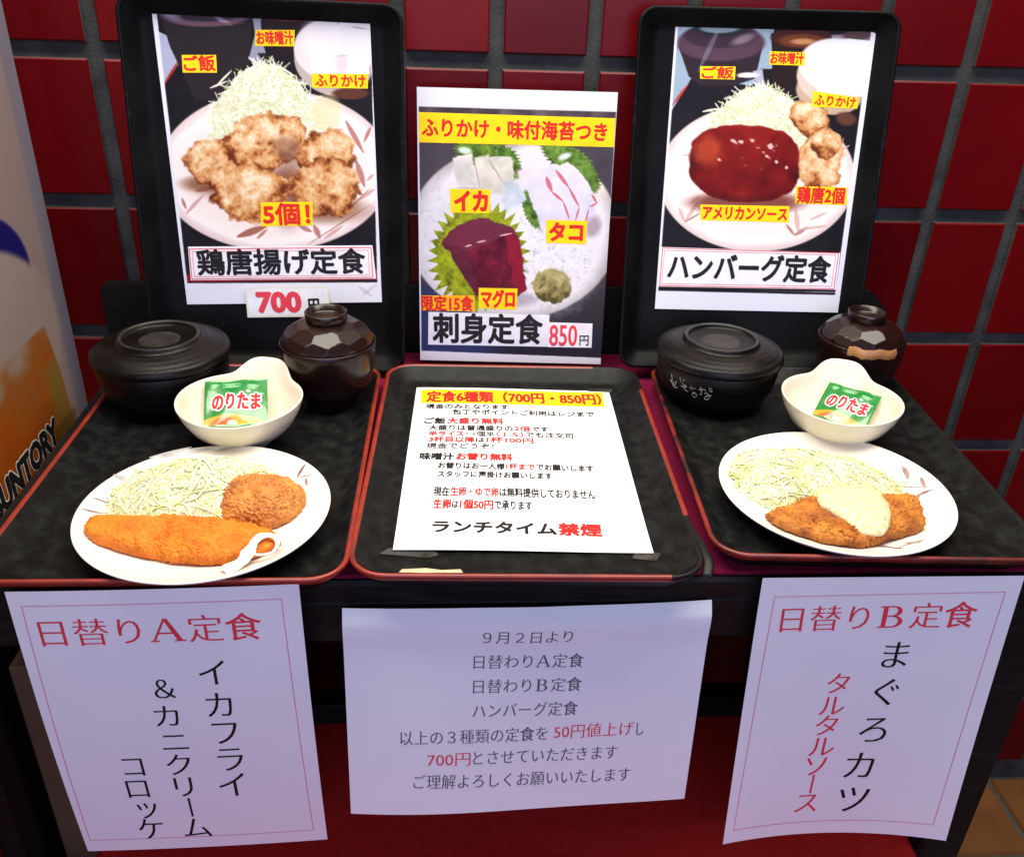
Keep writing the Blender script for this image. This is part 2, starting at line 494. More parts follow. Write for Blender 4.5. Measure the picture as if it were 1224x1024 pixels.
# ------------------------------------------------------------------ setting: wall and floor
WY, PX, PZ, X0, Z0 = 0.2960, 0.1038, 0.1564, 0.0192, 0.3175
FLOOR = -0.815
mb = MB()
mb.add([(-2.6, WY, FLOOR - .02), (2.6, WY, FLOOR - .02), (2.6, WY, 1.45), (-2.6, WY, 1.45)], [(0, 1, 2, 3)], 1)
mb.add([(-2.6, WY + .1, FLOOR - .02), (2.6, WY + .1, FLOOR - .02), (2.6, WY + .1, 1.45), (-2.6, WY + .1, 1.45)], [(3, 2, 1, 0)], 1)
mb.add([(-2.6, WY, 1.45), (2.6, WY, 1.45), (2.6, WY + .1, 1.45), (-2.6, WY + .1, 1.45)], [(0, 1, 2, 3)], 1)
tw, tz, td, tb = PX / 2 - 0.0078, PZ / 2 - 0.0080, 0.0085, 0.0016
for i in range(-24, 25):
    for j in range(-7, 8):
        cx = X0 + (i + .5) * PX; cz = Z0 - (j + .5) * PZ
        if cz - tz < FLOOR: continue
        jx, jz, jd = random.uniform(-.0006, .0006), random.uniform(-.0006, .0006), random.uniform(-.0007, .0007)
        a = [(cx - tw + jx, cz - tz + jz), (cx + tw + jx, cz - tz + jz), (cx + tw + jx, cz + tz + jz), (cx - tw + jx, cz + tz + jz)]
        yf = WY - td - jd
        v = [(x, WY - .0005, z) for x, z in a] + [(x, yf + tb, z) for x, z in a]
        c = [(x + (tb if k in (0, 3) else -tb), z + (tb if k < 2 else -tb)) for k, (x, z) in enumerate(a)]
        v += [(x, yf, z) for x, z in c]
        mb.add(v, [(k, (k + 1) % 4, 4 + (k + 1) % 4, 4 + k) for k in range(4)], 1)
        mb.add(v, [(4 + k, 4 + (k + 1) % 4, 8 + (k + 1) % 4, 8 + k) for k in range(4)] + [(8, 9, 10, 11)], random.choice((0, 0, 2, 3)))
w = mb.build('tiled_wall', [M['tile'], M['grout'], M['tile_deep'], M['tile_warm']])
tag(w, 'dark red glazed tile wall with wide grey grout joints behind the table', 'wall')

mb = MB()
mb.add([(-4, -6, FLOOR - .006), (4, -6, FLOOR - .006), (4, WY, FLOOR - .006), (-4, WY, FLOOR - .006)], [(0, 1, 2, 3)], 1)
ft = 0.15
for i in range(-14, 15):
    for j in range(0, 16):
        x0, x1 = i * ft + .004, (i + 1) * ft - .004
        y1, y0 = WY - .004 - j * ft - .004, WY - .004 - (j + 1) * ft + .004
        z = FLOOR + random.uniform(-.0006, .0006); b = .003
        v = [(x0, y0, FLOOR - .006), (x1, y0, FLOOR - .006), (x1, y1, FLOOR - .006), (x0, y1, FLOOR - .006),
             (x0 + b, y0 + b, z), (x1 - b, y0 + b, z), (x1 - b, y1 - b, z), (x0 + b, y1 - b, z)]
        mb.add(v, [(k, (k + 1) % 4, 4 + (k + 1) % 4, 4 + k) for k in range(4)] + [(4, 5, 6, 7)], 0)
f = mb.build('floor', [M['floor'], M['floor_grout']])
f['kind'] = 'structure'

# ------------------------------------------------------------------ display table
TX0, TX1, TYF = -0.412, 0.482, -0.172
t = thing('display_table', 'black wooden display table with red felt top holding the trays', 'table', (0, 0, 0))
mb = MB(); mb.box(TX0, TX1, TYF, 0.275, -0.034, -0.0125, 0.003); mb.build('table_top', M['table'], t)
mb = MB(); mb.box(TX0 + .012, TX1 - .012, TYF + .004, 0.262, -0.0120, -0.0085, 0.001); mb.build('felt_cover', M['felt'], t)
mb = MB(); mb.box(TX0 + .004, TX1 - .004, TYF + .004, TYF + .030, -0.078, -0.0345, 0.003); mb.build('front_rail', M['table'], t)
for x0, x1, y0, y1 in ((TX0 - .030, TX0 - .009, TYF, TYF + .032), (TX1 - .040, TX1 + .006, TYF, TYF + .05),
                       (TX0 - .0, TX0 + .038, .225, .265), (TX1 - .040, TX1, .225, .265)):
    mb = MB(); mb.box(x0, x1, y0, y1, FLOOR + .001, -0.0345, 0.003); mb.build('leg', M['table'], t)
mb = MB(); mb.box(TX0 + .040, TX1 - .042, 0.002, 0.030, -0.352, -0.322, 0.003); mb.build('cross_bar', M['table'], t)
mb = MB(); mb.box(TX0 + .042, TX1 - .0435, -0.42, 0.030, -0.375, -0.3535, 0.006); sh = mb.build('lower_shelf', M['shelf_felt'], t)
mb = MB(); mb.box(TX0 - .030, TX0 - .014, TYF + .0335, .262, FLOOR + .001, -0.105, 0.002); mb.build('side_panel', M['table'], t)
# back board with clipped corners
bx0, bx1, bz, ch = -0.432, 0.508, 0.070, 0.024
out = [(bx0, -.034), (bx1, -.034), (bx1, bz - ch), (bx1 - ch, bz), (bx0 + ch * .3, bz), (bx0, bz - ch * .3)]
n = len(out)
v = [(x, .2765, z) for x, z in out] + [(x, .2855, z) for x, z in out]
obj('back_board', v, [tuple(range(n)), tuple(range(2 * n - 1, n - 1, -1))] + [(k, n + k, n + (k + 1) % n, (k + 1) % n) for k in range(n)], M['table'], t, False)

# cardboard box under the left end
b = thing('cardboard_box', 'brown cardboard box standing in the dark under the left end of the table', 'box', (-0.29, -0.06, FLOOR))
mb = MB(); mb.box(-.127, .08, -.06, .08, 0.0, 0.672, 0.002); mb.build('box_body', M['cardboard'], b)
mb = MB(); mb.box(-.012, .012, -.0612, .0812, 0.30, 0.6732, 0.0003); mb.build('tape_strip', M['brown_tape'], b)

# ------------------------------------------------------------------ trays
def rrect(w, l, r, n=8):
    pts = []
    for cx, cy, a0 in ((w / 2 - r, l / 2 - r, 0), (-w / 2 + r, l / 2 - r, 90), (-w / 2 + r, -l / 2 + r, 180), (w / 2 - r, -l / 2 + r, 270)):
        for k in range(n + 1):
            a = R(a0 + 90 * k / n); pts.append((cx + r * math.cos(a), cy + r * math.sin(a)))
    # extra points on the straights
    out = []
    m = len(pts)
    for i in range(m):
        p, q = pts[i], pts[(i + 1) % m]
        out.append(p)
        d = math.hypot(q[0] - p[0], q[1] - p[1])
        if d > .05:
            for k in range(1, 12): out.append((p[0] + (q[0] - p[0]) * k / 12, p[1] + (q[1] - p[1]) * k / 12))
    return out

def tray(label, loc, rot, w, l, body, lip, group, worn=None, r=.030):
    """tray floor top at local z = 0; lip 13 mm above it"""
    t = thing('serving_tray', label, 'tray', loc, rot, group)
    prof = [(.0225, .0), (.0185, .0008), (.0145, .0036), (.0060, .0112), (.0042, .0124)]
    loops = [rrect(w - 2 * i, l - 2 * i, max(r - i * .6, .006)) for i, z in prof]
    zs = [z for i, z in prof]
    n = len(loops[0])
    def strip(L, Z, a, b):
        V = []; F = []
        for k in range(a, b + 1):
            V += [(x, y, Z[k]) for x, y in L[k]]
        for k in range(b - a):
            for i in range(n):
                j = (i + 1) % n
                F.append((k * n + i, k * n + j, (k + 1) * n + j, (k + 1) * n + i))
        return V, F
    V, F = strip(loops, zs, 0, len(prof) - 1)
    F = [f[::-1] for f in F]; F = [tuple(f) for f in F]
    # the floor as one face, the underside too
    ub = [(x, y, -.0075) for x, y in rrect(w - .050, l - .050, .02)]
    us = [(x, y, -.0075) for x, y in rrect(w - .030, l - .030, .02)]
    ou = [(x, y, .0060) for x, y in rrect(w - .0068, l - .0068, r - .002)]
    b0 = len(V); V += ub + us + ou
    F.append(tuple(range(n)))
    F.append(tuple(range(b0 + n - 1, b0 - 1, -1)))
    for k in (0, 1):
        for i in range(n):
            j = (i + 1) % n
            F.append((b0 + k * n + i, b0 + k * n + j, b0 + (k + 1) * n + j, b0 + (k + 1) * n + i))
    obj('tray_body', V, F, body, t, True)
    lp = [(.0042, .0124), (.0030, .0134), (.0012, .0136), (.0, .0128), (.0, .0104), (.0034, .0060)]
    LL = [rrect(w - 2 * i, l - 2 * i, max(r - i, .006)) for i, z in lp]
    V, F = strip(LL, [z for i, z in lp], 0, len(lp) - 1)
    F = [f[::-1] for f in F]
    idx = []
    for k in range(len(lp) - 1):
        for i in range(n):
            x, y = LL[0][i]
            idx.append(1 if worn and worn(x, y) else 0)
    obj('lip', V, F, [lip, M['lip_black']], t, True, idx)
    return t

TR = 'black lacquer serving trays lying on the table'
tl = tray('black tray with vermilion lip under the squid and croquette plate', (-0.2430, -0.0100, 0), (0, 0, R(-0.3)), .277, .380, M['tray'], M['lip_red'], TR)
tc = tray('black tray with chipped vermilion lip under the white lunch price sheet', (0.0360, -0.0090, 0), (0, 0, R(-1.4)), .277, .380, M['tray'], M['lip_red'], TR,
          lambda x, y: (x > .10 and y > .12) or (x > .118 and y < -.125) or (x > .1 and y < -.165))
tr = tray('black tray with vermilion lip under the tartar cutlet plate', (0.3265, 0.0010, 0), (0, 0, R(-2.4)), .277, .362, M['tray'], M['lip_dark'], TR,
          lambda x, y: (x > .125 and y > -.155) or y > .165)
UP = 'black trays standing upright behind the meals'
qL = (-0.2093, 0.2082, 0.0735, 82.3109, -0.6557, 1.795)
qR = (0.3075, 0.2080, 0.0704, 79.1609, -0.2543, -2.2714)
qC = (0.0412, 0.2181, 0.0, 83.024, -0.4696, -3.469)
def onpose(q, p):
    return Vector(q[:3]) + Euler([R(a) for a in q[3:]]).to_matrix() @ Vector(p)
def upright(label, q, cx, cy, w, l, rz):
    e = (Euler([R(a) for a in q[3:]]).to_matrix() @ Euler((0, 0, R(rz))).to_matrix()).to_euler()
    o = tray(label, onpose(q, (cx, cy, -.0008)), e, w, l, M['upright'], M['lip_upright'], UP, None, .019)
    return o
upright('upright black tray backing the fried chicken poster', qL, -.0035, .1140, .274, .378, -1.6)
upright('upright black tray backing the hamburg steak poster', qR, -.0090, .1235, .272, .378, 0.2)

# tape bits stuck to the trays
def patch(name, pts, z, m, parent, th=.0003):
    n = len(pts)
    v = [(x, y, z) for x, y in pts] + [(x, y, z + th) for x, y in pts]
    return obj(name, v, [tuple(range(n - 1, -1, -1)), tuple(range(n, 2 * n))] + [(k, (k + 1) % n, n + (k + 1) % n, n + k) for k in range(n)], m, parent, False)
for pts in ([(-.098, .150), (-.066, .152), (-.065, .158), (-.099, .157)], [(.082, .152), (.108, .150), (.109, .157), (.083, .158)],
            [(-.117, -.146), (-.078, -.151), (-.070, -.147), (-.074, -.140), (-.110, -.138)], [(.085, -.150), (.104, -.153), (.110, -.143), (.090, -.139)]):
    patch('tape_piece', pts, .0004, M['clear_tape'], tc)
patch('tape_scrap', [(-.098, -.1868), (-.080, -.1872), (-.050, -.1868), (-.052, -.1826), (-.066, -.1838), (-.078, -.1815), (-.096, -.1830)], .0137, M['masking'], tc)
# peeled edge strip hanging off the front right corner
pl = [Vector(p) for p in smoothpath([(.1365, -.118, .012), (.1385, -.135, .0135), (.1400, -.152, .0140), (.1415, -.168, .0115), (.1380, -.180, .006)], 6)]
v, f = tube(pl, lambda s: .0018 + .0030 * s, 8, .35)
obj('peeled_strip', v, f, M['lip_black'], tc)

# ------------------------------------------------------------------ printed pictures
def strands(P, seed, warp=6.0):
    x, y = P.X, P.Y
    a = fb(x, y, 14, 3, seed) * 9; b = fb(x, y, 14, 3, seed + 5) * 9
    r1 = 1 - np.abs(2 * fb(x * 1.1 + a * 2, (y + b) * 0.30, 3.6, 2, seed + 9) - 1)
    r2 = 1 - np.abs(2 * fb((x + b) * 0.32, y * 1.1 + a * 2, 3.6, 2, seed + 13) - 1)
    return np.clip(np.maximum(r1, r2) * 1.6 - .62, 0, 1)

def strand_print(P, cx, top, rx, bottom, seed, n=420):
    g = random.Random(seed)
    tones = [(252, 252, 242), (240, 242, 216), (226, 230, 190), (200, 208, 152), (248, 248, 230)]
    for q in range(n):
        y = top + (bottom - top) * g.random(); half = rx * math.sqrt(min(1, max(0.02, (y - top) / (bottom - top) * 1.5)))
        x = cx + half * g.uniform(-1, 1); a = g.uniform(0, math.pi); L = g.uniform(8, 20); c = tones[g.randrange(5)]; w = g.uniform(.35, .75)
        bend = g.uniform(-.5, .5)
        sel = (np.abs(P.X - x) < L + 2) & (np.abs(P.Y - y) < L + 2)
        if not sel.any(): continue
        X, Y = P.X[sel], P.Y[sel]; m = 0
        px, py = x - math.cos(a) * L / 2, y - math.sin(a) * L / 2
        for k in range(3):
            qx, qy = px + math.cos(a) * L / 3, py + math.sin(a) * L / 3; a += bend
            dx, dy = qx - px, qy - py; t = np.clip(((X - px) * dx + (Y - py) * dy) / (dx * dx + dy * dy), 0, 1)
            m = np.maximum(m, 1 - sst(w * .6, w * 1.5, np.hypot(X - px - t * dx, Y - py - t * dy))); px, py = qx, qy
        m = (m * .85)[:, None]
        P.c[sel] = P.c[sel] * (1 - m) + np.array(c, float) * m

def cabbage_print(P, cx, top, rx, bottom, seed):
    yy = (P.Y - top) / (bottom - top)
    half = rx * np.sqrt(np.clip(yy * 1.5, 0, 1)) + (fb(P.X, P.Y, 7, 3, seed) - .5) * 16
    m = sst(-1.5, 1.5, half - np.abs(P.X - cx)) * sst(-.03, .03, yy + (fb(P.X, P.Y, 5, 3, seed + 2) - .5) * .12) * (1 - sst(.92, 1.06, yy))
    s = strands(P, seed)
    P.put(m, ramp(s * .75 + .25 * fb(P.X, P.Y, 22, 2, seed + 3), [(0, (176, 182, 132)), (.35, (206, 210, 168)), (.65, (222, 226, 192)), (1, (238, 240, 218))]))
    strand_print(P, cx, top, rx * 1.04, top + (bottom - top) * .96, seed)

def chicken(P, cx, cy, rx, ry, rot, seed):
    m = P.ell(cx, cy, rx, ry, rot, .06, .26, 12, seed)
    n = fb(P.X, P.Y, 15, 5, seed + 1); n2 = 1 - np.abs(2 * fb(P.X, P.Y, 13, 4, seed + 3) - 1); n3 = fb(P.X, P.Y, 3, 2, seed + 8)
    tt = .58 + 1.15 * (n - .5) + .65 * (n2 - .62) + .20 * (n3 - .5) - .13 * P.v - .08 * P.d - .36 * sst(.66, 1.05, P.d)
    c = ramp(tt, [(.06, (104, 48, 20)), (.28, (160, 92, 46)), (.42, (200, 136, 80)), (.58, (218, 166, 112)), (.80, (236, 200, 154)), (1, (246, 226, 196))])
    P.put(m, c)

def bowls_print(P, d, cols):
    pass

def leaves_print(P, segs):
    for x0, y0, x1, y1, w, c in segs:
        P.put(P.line(x0, y0, x1, y1, w) * .85, c)

def grid_sheet(S, step, painter, name, m, parent=None):
    U, V, F = S.grid(step)
    X, Y = happly(S.Hi, U, V)
    P = painter(X, Y, U, V)
    c = .86 * lin(np.clip(P.c, 0, 250)).reshape(-1, 3)
    return obj(name, S.pt(U, V).reshape(-1, 3), F, m, parent, True, None, c)

WHITE = (232, 233, 243)
def zl(x, y): return 170 + x / 3.939, y / 3.939          # fried chicken print layout
def zr(x, y): return 740 + x / 3.497, y / 3.497          # hamburg print layout
def zc(x, y): return 480 + x / 4.371, 90 + y / 4.371     # sashimi print layout

def paint_left(X, Y, U, V):
    P = Paint(X, Y, WHITE)
    a = [zl(*p) for p in ((64, 30), (1070, 40), (1112, 1330), (210, 1330))]
    pic = P.poly(a); save = P.c.copy()
    P.c[:] = (20, 18, 21)
    P.put(.5 * fb(X, Y, 20, 4, 2), (42, 38, 44))
    P.put(P.poly([zl(*p) for p in ((60, 140), (120, 170), (190, 270), (100, 400))]), (172, 178, 206))
    P.put(P.line(*zl(98, 400), *zl(180, 270), 1.6), (176, 46, 44))
    # covered bowl
    P.put(P.poly([zl(*p) for p in ((90, 90), (515, 90), (500, 300), (430, 470), (250, 470), (130, 220))]), (40, 34, 36))
    P.put(P.ell(*zl(300, 60), 108 / 2 + 2, 17, 0, .08), (104, 86, 104)); P.put(P.ell(*zl(300, 44), 50, 15, 0, .12), (54, 42, 50))
    P.put(P.ell(*zl(300, 20), 32, 9, 0, .2), (150, 158, 166)); P.put(P.ell(*zl(300, 14), 22, 6, 0, .2), (88, 96, 98))
    for q in ((120, 60, 60, 18), (380, 100, 40, 10)): P.put(P.ell(*zl(q[0], q[1]), q[2] / 3.9, q[3] / 3.9, 25, .6) * .6, (196, 190, 214))
    P.put(P.line(*zl(180, 115), *zl(480, 112), 1.1) * .7, (128, 74, 70))
    P.put(P.poly([zl(*p) for p in ((512, 45), (556, 45), (560, 180), (600, 320), (560, 330), (500, 280), (530, 160))]), (150, 152, 172))
    P.put(P.poly([zl(*p) for p in ((556, 60), (860, 60), (800, 330), (620, 330))]), (36, 25, 26))
    P.put(P.ell(*zl(706, 66), 39, 10, 0, .12), (94, 38, 34)); P.put(P.ell(*zl(700, 60), 26, 5.5, 0, .2), (52, 22, 20)); P.put(P.ell(*zl(712, 66), 8, 2.4, 0, .5), (170, 100, 80))
    P.put(P.poly([zl(*p) for p in ((540, 250), (900, 250), (800, 480), (600, 330))]) * .9, (26, 23, 26))
    # sauce bowls
    P.put(P.ell(*zl(900, 290), 48, 40, 20, .03), (188, 176, 168)); P.put(P.ell(*zl(900, 240), 48, 37, 10, .03), (228, 222, 222))
    P.put(P.ell(*zl(930, 200), 46, 33, 10, .2), (240, 238, 240))
    P.put(P.poly([zl(*p) for p in ((930, 60), (1070, 40), (1075, 300), (930, 240))]), (236, 234, 238))
    P.put(P.ell(*zl(980, 440), 22, 7, 0, .2), (92, 54, 40))
    # plate
    pm = P.ell(*zl(625, 800), 140, 96, 0, .012); d = P.d
    P.put(pm, ramp(d + .06 * fb(X, Y, 26, 3, 4), [(0, (238, 222, 220)), (.75, (243, 230, 226)), (.93, (250, 242, 238)), (.97, (236, 220, 218)), (1.05, (214, 196, 194))]))
    br = (176, 112, 106); bp = (206, 158, 156)
    leaves_print(P, [(*zl(960, 570), *zl(1045, 720), 3.2, br), (*zl(1075, 600), *zl(1045, 670), 2.4, br), (*zl(1010, 760), *zl(1050, 880), 4.0, br), (*zl(1090, 820), *zl(1060, 850), 2, bp),
                     (*zl(1095, 890), *zl(1020, 940), 2.4, bp), (*zl(950, 1010), *zl(1080, 880), .9, br), (*zl(250, 895), *zl(330, 880), 2.6, br), (*zl(205, 1000), *zl(290, 910), 2.4, bp),
                     (*zl(185, 930), *zl(205, 980), 2, br), (*zl(450, 1110), *zl(590, 1060), 4.6, (150, 80, 62)), (*zl(540, 1120), *zl(590, 1075), 2, br), (*zl(740, 1060), *zl(800, 1090), 3, br),
                     (*zl(810, 1060), *zl(840, 1120), 3.6, br), (*zl(860, 1120), *zl(950, 1060), 2.4, bp), (*zl(780, 1150), *zl(1080, 960), .8, br)])
    cabbage_print(P, zl(580, 0)[0], zl(0, 296)[1], 66, zl(0, 660)[1], 31)
    P.put(P.ell(*zl(870, 530), 17, 22, 0, .25) * .55, (236, 218, 160))
    for s in ((320, 412, 400, 380), (350, 400, 420, 330), (640, 310, 720, 360), (700, 380, 780, 395), (500, 270, 560, 310)):
        P.put(P.line(*zl(s[0], s[1]), *zl(s[2], s[3]), 1.2), (232, 234, 214))
    for cx, cy, rx, ry, rot in ((520, 870, 88, 22, 0), (880, 985, 60, 20, 0), (300, 860, 40, 12, 0), (690, 900, 30, 50, 0)):
        P.put(P.ell(*zl(cx, cy), rx / 1.4, ry / 1.3, rot, .5) * .7, (120, 66, 40))
    chicken(P, *zl(310, 755), 29, 27, 10, 41); chicken(P, *zl(580, 670), 50, 34, -8, 47)
    P.put(P.ell(*zl(690, 700), 20, 13, 30, .5) * .7, (150, 112, 92))
    chicken(P, *zl(870, 730), 36, 30, -10, 53); chicken(P, *zl(500, 900), 46, 36, 12, 59); chicken(P, *zl(860, 880), 40, 36, 5, 61)
    # black and red band of the title
    P.put(P.poly([zl(*p) for p in ((190, 1180), (1120, 1180), (1120, 1335), (190, 1335))]), (34, 30, 36))
    P.put(P.poly([zl(*p) for p in ((190, 1290), (1120, 1270), (1120, 1318), (190, 1324))]), (140, 24, 34))
    c = P.c; P.c = save; P.put(pic, c)
    # pale patches pasted on the corner
    P.put(P.poly([zl(*p) for p in ((792, 228), (1062, 238), (1068, 350), (797, 345))]), (237, 237, 243))
    P.put(P.ell(*zl(938, 305), 8, 12, 0, .4) * .35, (200, 176, 176)); P.put(P.line(*zl(905, 265), *zl(970, 262), .8) * .6, (190, 180, 180))
    P.put(P.poly([zl(*p) for p in ((925, 45), (1058, 45), (1060, 110), (920, 130))]) * .6, (246, 246, 250))
    for s in ((925, 45, 1055, 48), (925, 45, 922, 120), (930, 92, 1045, 100), (985, 130, 1058, 140)): P.put(P.line(*zl(s[0], s[1]), *zl(s[2], s[3]), .9) * .6, (128, 120, 124))
    P.put(P.line(*zl(1025, 1350), *zl(1085, 1395), 2.5) * .35, (170, 164, 160)); P.put(P.line(*zl(1110, 1340), *zl(1040, 1390), 2.0) * .3, (170, 164, 160))
    return P

def paint_right(X, Y, U, V):
    P = Paint(X, Y, WHITE)
    a = [zr(*p) for p in ((245, 108), (1055, 135), (905, 1220), (165, 1210))]
    pic = P.poly(a); save = P.c.copy()
    P.c[:] = (22, 20, 24); P.put(.5 * fb(X, Y, 20, 4, 2), (42, 38, 44))
    P.put(P.poly([zr(*p) for p in ((225, 100), (650, 100), (640, 290), (590, 290), (560, 360), (300, 330), (215, 470))]), (150, 172, 192))
    P.put(P.line(*zr(222, 440), *zr(290, 350), 1.6), (190, 60, 54))
    P.put(P.poly([zr(*p) for p in ((245, 190), (605, 180), (570, 330), (480, 360), (340, 360), (290, 320))]), (46, 36, 42))
    P.put(P.ell(*zr(425, 180), 53, 22, 0, .08), (84, 60, 76)); P.put(P.ell(*zr(425, 150), 44, 15, 0, .1), (58, 42, 54)); P.put(P.ell(*zr(422, 122), 31, 9, 0, .14), (38, 42, 48))
    P.put(P.ell(*zr(420, 118), 24, 6, 0, .2), (132, 150, 164))
    P.put(P.line(*zr(420, 115), *zr(330, 300), 3.2) * .4, (150, 160, 176)); P.put(P.ell(*zr(520, 165), 14, 5, -20, .6) * .6, (178, 160, 178))
    P.put(P.poly([zr(*p) for p in ((560, 300), (600, 290), (612, 380), (580, 380))]), (176, 176, 196))
    P.put(P.ell(*zr(540, 316), 13, 3.2, 0, .3), (226, 220, 224))
    P.put(P.poly([zr(*p) for p in ((636, 140), (890, 150), (850, 400), (650, 400))]), (38, 26, 26))
    P.put(P.ell(*zr(765, 160), 37, 13, 0, .1), (66, 32, 28)); P.put(P.ell(*zr(765, 172), 27, 8, 0, .2), (112, 58, 34)); P.put(P.ell(*zr(770, 176), 14, 3.4, 0, .4), (196, 140, 96))
    P.put(P.poly([zr(*p) for p in ((890, 150), (1055, 140), (1050, 250), (890, 200))]), (140, 130, 138))
    P.put(P.ell(*zr(1000, 150), 18, 6, 0, .3), (84, 62, 66))
    P.put(P.ell(*zr(880, 390), 40, 26, 10, .05), (196, 170, 146)); P.put(P.ell(*zr(890, 330), 42, 32, 10, .04), (214, 198, 186)); P.put(P.ell(*zr(920, 280), 48, 33, 8, .05), (234, 232, 238))
    P.put(P.poly([zr(*p) for p in ((780, 210), (960, 165), (1055, 175), (1030, 410), (830, 385))]), (238, 238, 243))
    P.put(P.ell(*zr(905, 345), 10, 7, 20, .4) * .4, (212, 206, 208)); P.put(P.ell(*zr(950, 500), 12, 8, 10, .3), (96, 58, 46))
    pm = P.ell(*zr(575, 745), 118, 88, 0, .012); d = P.d
    P.put(pm, ramp(d + .06 * fb(X, Y, 26, 3, 4), [(0, (244, 228, 222)), (.75, (246, 234, 230)), (.93, (252, 244, 240)), (.97, (238, 222, 220)), (1.05, (214, 198, 196))]))
    br = (176, 124, 116); bp = (214, 178, 172)
    leaves_print(P, [(*zr(920, 620), *zr(940, 580), 2, br), (*zr(915, 640), *zr(965, 610), 1.4, bp), (*zr(250, 870), *zr(275, 930), 2.4, bp), (*zr(275, 930), *zr(330, 845), 2.6, bp), (*zr(275, 930), *zr(345, 890), 1.2, br),
                     (*zr(300, 850), *zr(340, 820), 2, bp), (*zr(700, 940), *zr(735, 985), 2, br), (*zr(735, 985), *zr(790, 950), 2.6, br), (*zr(740, 880), *zr(750, 970), 3.2, bp), (*zr(760, 960), *zr(870, 945), 1.6, bp),
                     (*zr(800, 920), *zr(870, 890), 1.6, bp), (*zr(265, 650), *zr(300, 652), 1.2, bp)])
    cabbage_print(P, zr(590, 0)[0], zr(0, 365)[1], 66, zr(0, 640)[1], 71)
    for s in ((350, 468, 420, 455), (500, 322, 560, 312), (600, 365, 640, 380)): P.put(P.line(*zr(s[0], s[1]), *zr(s[2], s[3]), 1.3), (232, 234, 214))
    chicken(P, *zr(800, 500), 27, 19, 35, 77); chicken(P, *zr(840, 680), 29, 34, 10, 79); chicken(P, *zr(870, 600), 20, 18, 0, 83)
    P.put(P.ell(*zr(530, 850), 66, 14, 0, .3) * .8, (104, 32, 22))
    m = P.ell(*zr(525, 685), 66, 46, 3, .025, .05, 14, 91, 2.6)
    n = .62 * fb(X, Y, 24, 3, 93) + .30; hl = sst(.66, .78, fb(X, Y * 1.9, 8, 3, 95)) * sst(.45, .62, fb(X, Y, 20, 2, 97)) * sst(.35, -.15, P.v) * sst(1.0, .8, P.d)
    c = ramp(n * .75 + .25 * (1 - np.abs(P.u)) - .12 * P.v, [(.2, (48, 6, 6)), (.4, (82, 10, 10)), (.55, (112, 16, 14)), (.75, (142, 28, 20)), (1, (170, 52, 34))])
    P.put(m, c); P.put(m * hl * .8, (236, 196, 190))
    P.put(m * P.ell(*zr(370, 630), 16, 18, 20, .5, .2, 6, 99) * .55, (214, 96, 52)); P.put(m * P.ell(*zr(545, 860), 60, 10, 2, .5) * .5, (62, 18, 14))
    for q in ((480, 590, 5, 2.5), (512, 595, 3, 2.5), (635, 615, 5, 3), (560, 590, 3, 2), (660, 680, 2, 2), (700, 700, 2, 3), (620, 655, 2.4, 1.6), (420, 670, 3, 2)): P.put(P.ell(*zr(q[0], q[1]), q[2] * .9, q[3] * .8, 30, .5, .9, 3.2, 5 + int(q[0])) * .9, (240, 206, 202))
    c = P.c; P.c = save; P.put(pic, c)
    P.put(P.poly([zr(*p) for p in ((166, 1206), (905, 1222), (903, 1232), (164, 1216))]), (24, 22, 28))
    return P

def serrated(cx, cy, rx, ry, rot, n=34, amp=.10, seed=0):
    g = np.random.default_rng(seed); pts = []
    for k in range(n * 2):
        a = math.pi * k / n; rr = 1 + (amp if k % 2 else -amp) * g.uniform(.6, 1.4)
        x, y = rx * rr * math.cos(a), ry * rr * math.sin(a)
        pts.append((cx + x * math.cos(R(rot)) - y * math.sin(R(rot)), cy + x * math.sin(R(rot)) + y * math.cos(R(rot))))
    return pts

